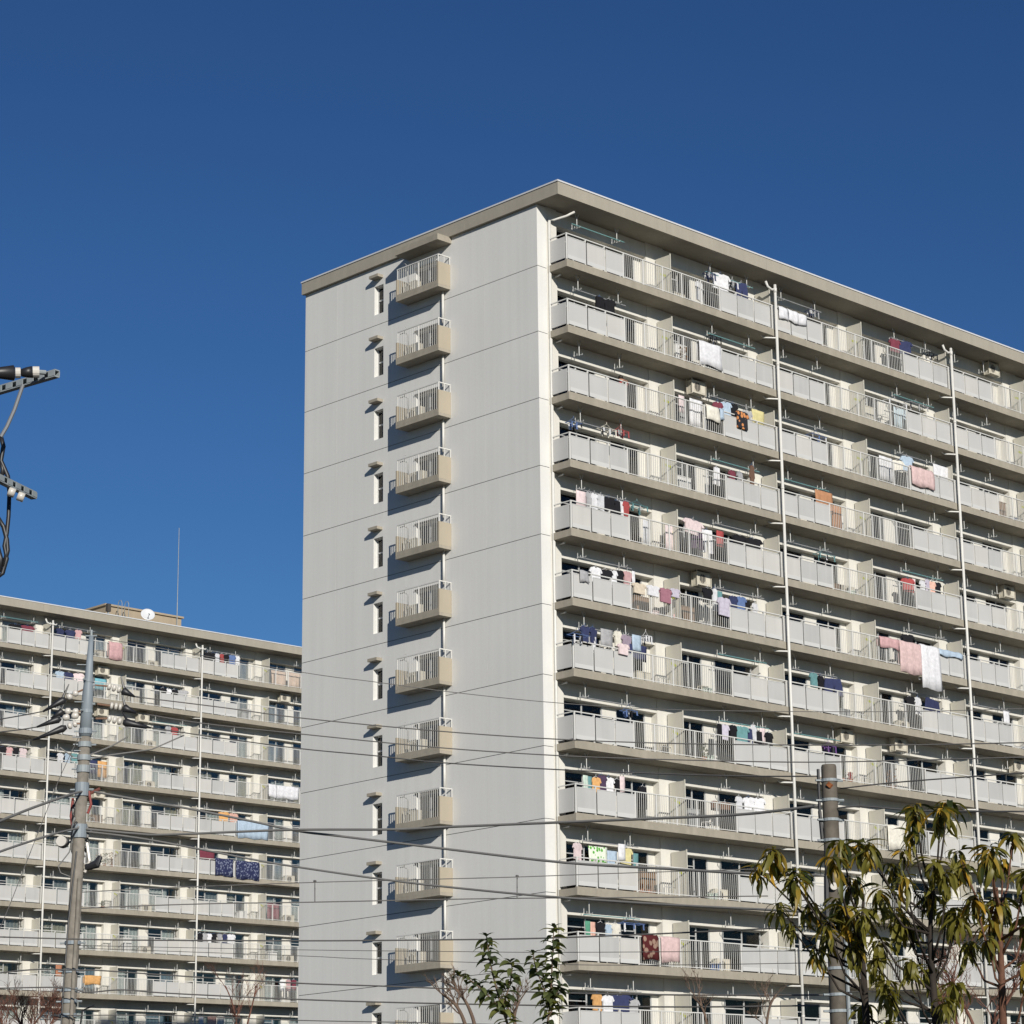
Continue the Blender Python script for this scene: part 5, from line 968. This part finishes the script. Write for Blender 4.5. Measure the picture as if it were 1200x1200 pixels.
def rosette_tree(label, base, trunk, ros, seed, bark, cap):
    r = random.Random(seed); base = Vector(base); base.z = 0
    t = empty('leafy_tree', base, label, 'tree', 'broadleaf trees in front of the balconies')
    tp = [Vector(p)-base for p in trunk]; tp = [Vector((tp[0].x, tp[0].y, 0))]+tp
    MB().tube(tp, [.045, .032, .028, .022, .010][:len(tp)], 9).build('trunk', bark, t, smooth=True)
    cnt = 0; rest = MB()
    for (p, s) in ros:
        c = Vector(p)-base+FV*r.uniform(-.5, .5)
        zb = c.z-.30-.35*r.random(); tpz = min(max(zb, .8), tp[-1].z)
        k = 0
        while k < len(tp)-2 and tp[k+1].z < tpz: k += 1
        u = (tpz-tp[k].z)/max(1e-3, tp[k+1].z-tp[k].z); st = tp[k].lerp(tp[k+1], max(0, min(1, u)))
        if (c-st).length < 1.2:
            mid = st.lerp(c, .55)+Vector((0, 0, -.12)); MB().tube([st, mid, c], [.013, .009, .006], 6).build('branch', bark, t, smooth=True)
        else:
            st2 = Vector((c.x+r.uniform(-.1, .1), c.y+r.uniform(-.1, .1), c.z-.5)); k2 = min(tp, key=lambda q_: (q_-st2).length); MB().tube([k2, k2.lerp(c, .5)+Vector((0, 0, -.15)), c], [.012, .009, .006], 6).build('branch', bark, t, smooth=True)
        n = int(23*s)+r.randint(0, 5)
        for i in range(n):
            az = 2.399*i+r.uniform(-.3, .3); el = .45-1.5*((i+.5)/n)+r.uniform(-.2, .2); ln = s*r.uniform(.13, .235)
            q = r.random(); mi = 0 if q < .27 else 1 if q < .60 else 2 if q < .72 else 3 if q < .965 else 4
            me = LM[mi][r.randint(0, 3)]; dn = r.random()
            pp = c+Vector((r.uniform(-.03, .03), r.uniform(-.03, .03), .04-.16*(i/n)*dn)); ro = r.uniform(-.4, .4)
            if cnt < 296: add_leaf(t, me, pp, az, el, ln, ro)
            else:
                from mathutils import Euler
                mx = Matrix.Translation(pp) @ Euler((el, ro, az)).to_matrix().to_4x4() @ Matrix.Scale(ln, 4); i0 = len(rest.v)
                rest.v += [tuple(mx @ v.co) for v in me.vertices]; rest.f += [[i0+a_ for a_ in f_.vertices] for f_ in me.polygons]
            cnt += 1
    if rest.v: stuff(rest.build('foliage', LEAFM[1], t, smooth=True))
    return cnt
rr_ = random.Random(21)
RA = []
for p_, s_ in G['ros']:
    RA.append((p_, s_))
    if len(RA) % 2 == 0: continue
    q_ = Vector(p_)+RV*rr_.uniform(-.17, .17)+FV*rr_.uniform(-.25, .25)+Vector((0, 0, rr_.uniform(-.24, -.05))); RA.append((tuple(q_), s_*.95))
camp = Vector((-65.317, -67.214, 1.583))
side = lambda q: (Vector(q[0])-camp).dot(RV)
xs_ = [side(q) for q in RA]; cut = side((G['trunkB'][1], 0))*.45+side((G['trunkA'][1], 0))*.55
ra = [q for q in RA if side(q) <= cut]; rb = [q for q in RA if side(q) > cut]
third = side((G['trunkA'][1], 0))-.52
rc = [q for q in ra if side(q) < third]; ra = [q for q in ra if side(q) >= third]
tc_ = [[p[0]-.50*RV.x+.2, p[1]-.50*RV.y+.2, p[2]] for p in G['trunkA']]
c1 = rosette_tree('dark-trunked leafy tree with drooping olive leaves, middle of the right group', G['trunkA'][0], G['trunkA'], ra, 5, BARKD, 300)
c2 = rosette_tree('leafy tree with reddish trunk at the right picture edge', G['trunkB'][0], G['trunkB'], rb, 6, BARKR, 300)
c3 = rosette_tree('leftmost drooping leafy tree, foliage over the short concrete pole', tc_[0], tc_, rc, 8, BARKD, 300)
print('leaves', c1, c2, c3)
def shrub(label, stems, seed):
    r = random.Random(seed); base = Vector(stems[0][0]); base.z = 0; t = empty('evergreen_shrub', base, label, 'shrub', 'upright evergreen shrubs in front of the blank wall')
    for i, st in enumerate(stems):
        P = [Vector(p)-base for p in st]
        if i == 0: P = [Vector((0, 0, 0))]+P
        Q = spline(P, 6) if i else P[:1]+spline(P[1:], 6)
        MB().tube(Q, .016 if i == 0 else .010, 6, r1=.005).build('trunk' if i == 0 else 'branch', TWIG, t, smooth=True)
        seg = Q[1:] if i == 0 else Q; acc = 0; az = r.random()*6
        for a, b in zip(seg, seg[1:]):
            L_ = (b-a).length; m_ = max(1, int(L_/.0165+.5))
            for j in range(m_):
                p = a.lerp(b, (j+r.random())/m_); az += 2.4
                add_leaf(t, SM[0 if (q := r.random()) < .45 else 1 if q < .8 else 2][r.randint(0, 2)], p, az, r.uniform(.1, .75), r.uniform(.13, .20), r.uniform(-.5, .5))
        p = Q[-1]
        for j in range(4): add_leaf(t, SM[1][0], p, az+1.57*j, .9, .11, 0)
shrub('fuller upright evergreen shrub in front of the blank wall', [G['shrub1'], G['shrub1b'], G['shrub1c']], 3)
shrub('slim upright evergreen shrub in front of the wall corner', [G['shrub2'], G['shrub2b'], G['shrub2c']], 4)
def bare(label, limbs, seed, m_, r0, tw, dens=10):
    r = random.Random(seed); base = Vector(limbs[0][0]); base.z = 0; t = empty('bare_tree', base, label, 'tree', 'bare winter trees along the bottom')
    l0 = Vector(limbs[0][0]); fork = Vector((0, 0, max(.5, l0.z*.75)))
    MB().tube([(0, 0, 0), fork], r0*1.8, 8, r1=r0*1.3).build('trunk', m_, t, smooth=True)
    b = MB()
    for lm in limbs:
        P = [fork]+[Vector(p)-base for p in lm]; Q = spline(P, 4); MB().tube(Q, r0, 7, r1=r0*.45).build('limb', m_, t, smooth=True)
        def grow(p, d, ln, rr, lv):
            q = p+d*ln*.5+Vector((r.uniform(-1,1), r.uniform(-1,1), r.uniform(-.5,1)))*ln*.08; e = q+(d+Vector((r.uniform(-.4,.4), r.uniform(-.4,.4), r.uniform(-.1,.4)))).normalized()*ln*.5
            b.tube([p, q, e], rr, 4, r1=rr*.5, cap=False)
            if lv > 0:
                for _ in range(3 if lv > 1 else 2): grow(p.lerp(e, r.uniform(.35, 1)), (d+Vector((r.uniform(-.9,.9), r.uniform(-.9,.9), r.uniform(-.2,.7)))).normalized(), ln*r.uniform(.5, .8), rr*.62, lv-1)
        for i in range(dens):
            j = len(Q)//2+int(r.random()*(len(Q)//2)); j = min(j, len(Q)-1); d = (Q[j]-Q[j-1]).normalized()
            grow(Q[j], (d+Vector((r.uniform(-.8,.8), r.uniform(-.8,.8), r.uniform(0,.6)))).normalized(), tw*r.uniform(.6, 1.2), r0*.35, 3)
    stuff(b.build('twigs', m_, t))
bare('bare brown tree with thick pruned limbs below the side balconies', G['bare1'], 1, TWIG, .032, .22, 7)
bare('bare reddish tree behind the right leafy trees', G['bare2'], 2, TWIGR, .026, .34, 10)
bare('dense reddish bare tree at the bottom left corner', G['bare3'], 3, TWIGR, .036, .5, 15)
bare('thin bare tree in front of the far block', G['bare4'], 4, TWIGR, .03, .5, 4)
bare('bare brown tree low in front of the near balconies', G['bare5'], 5, TWIG, .03, .3, 4)
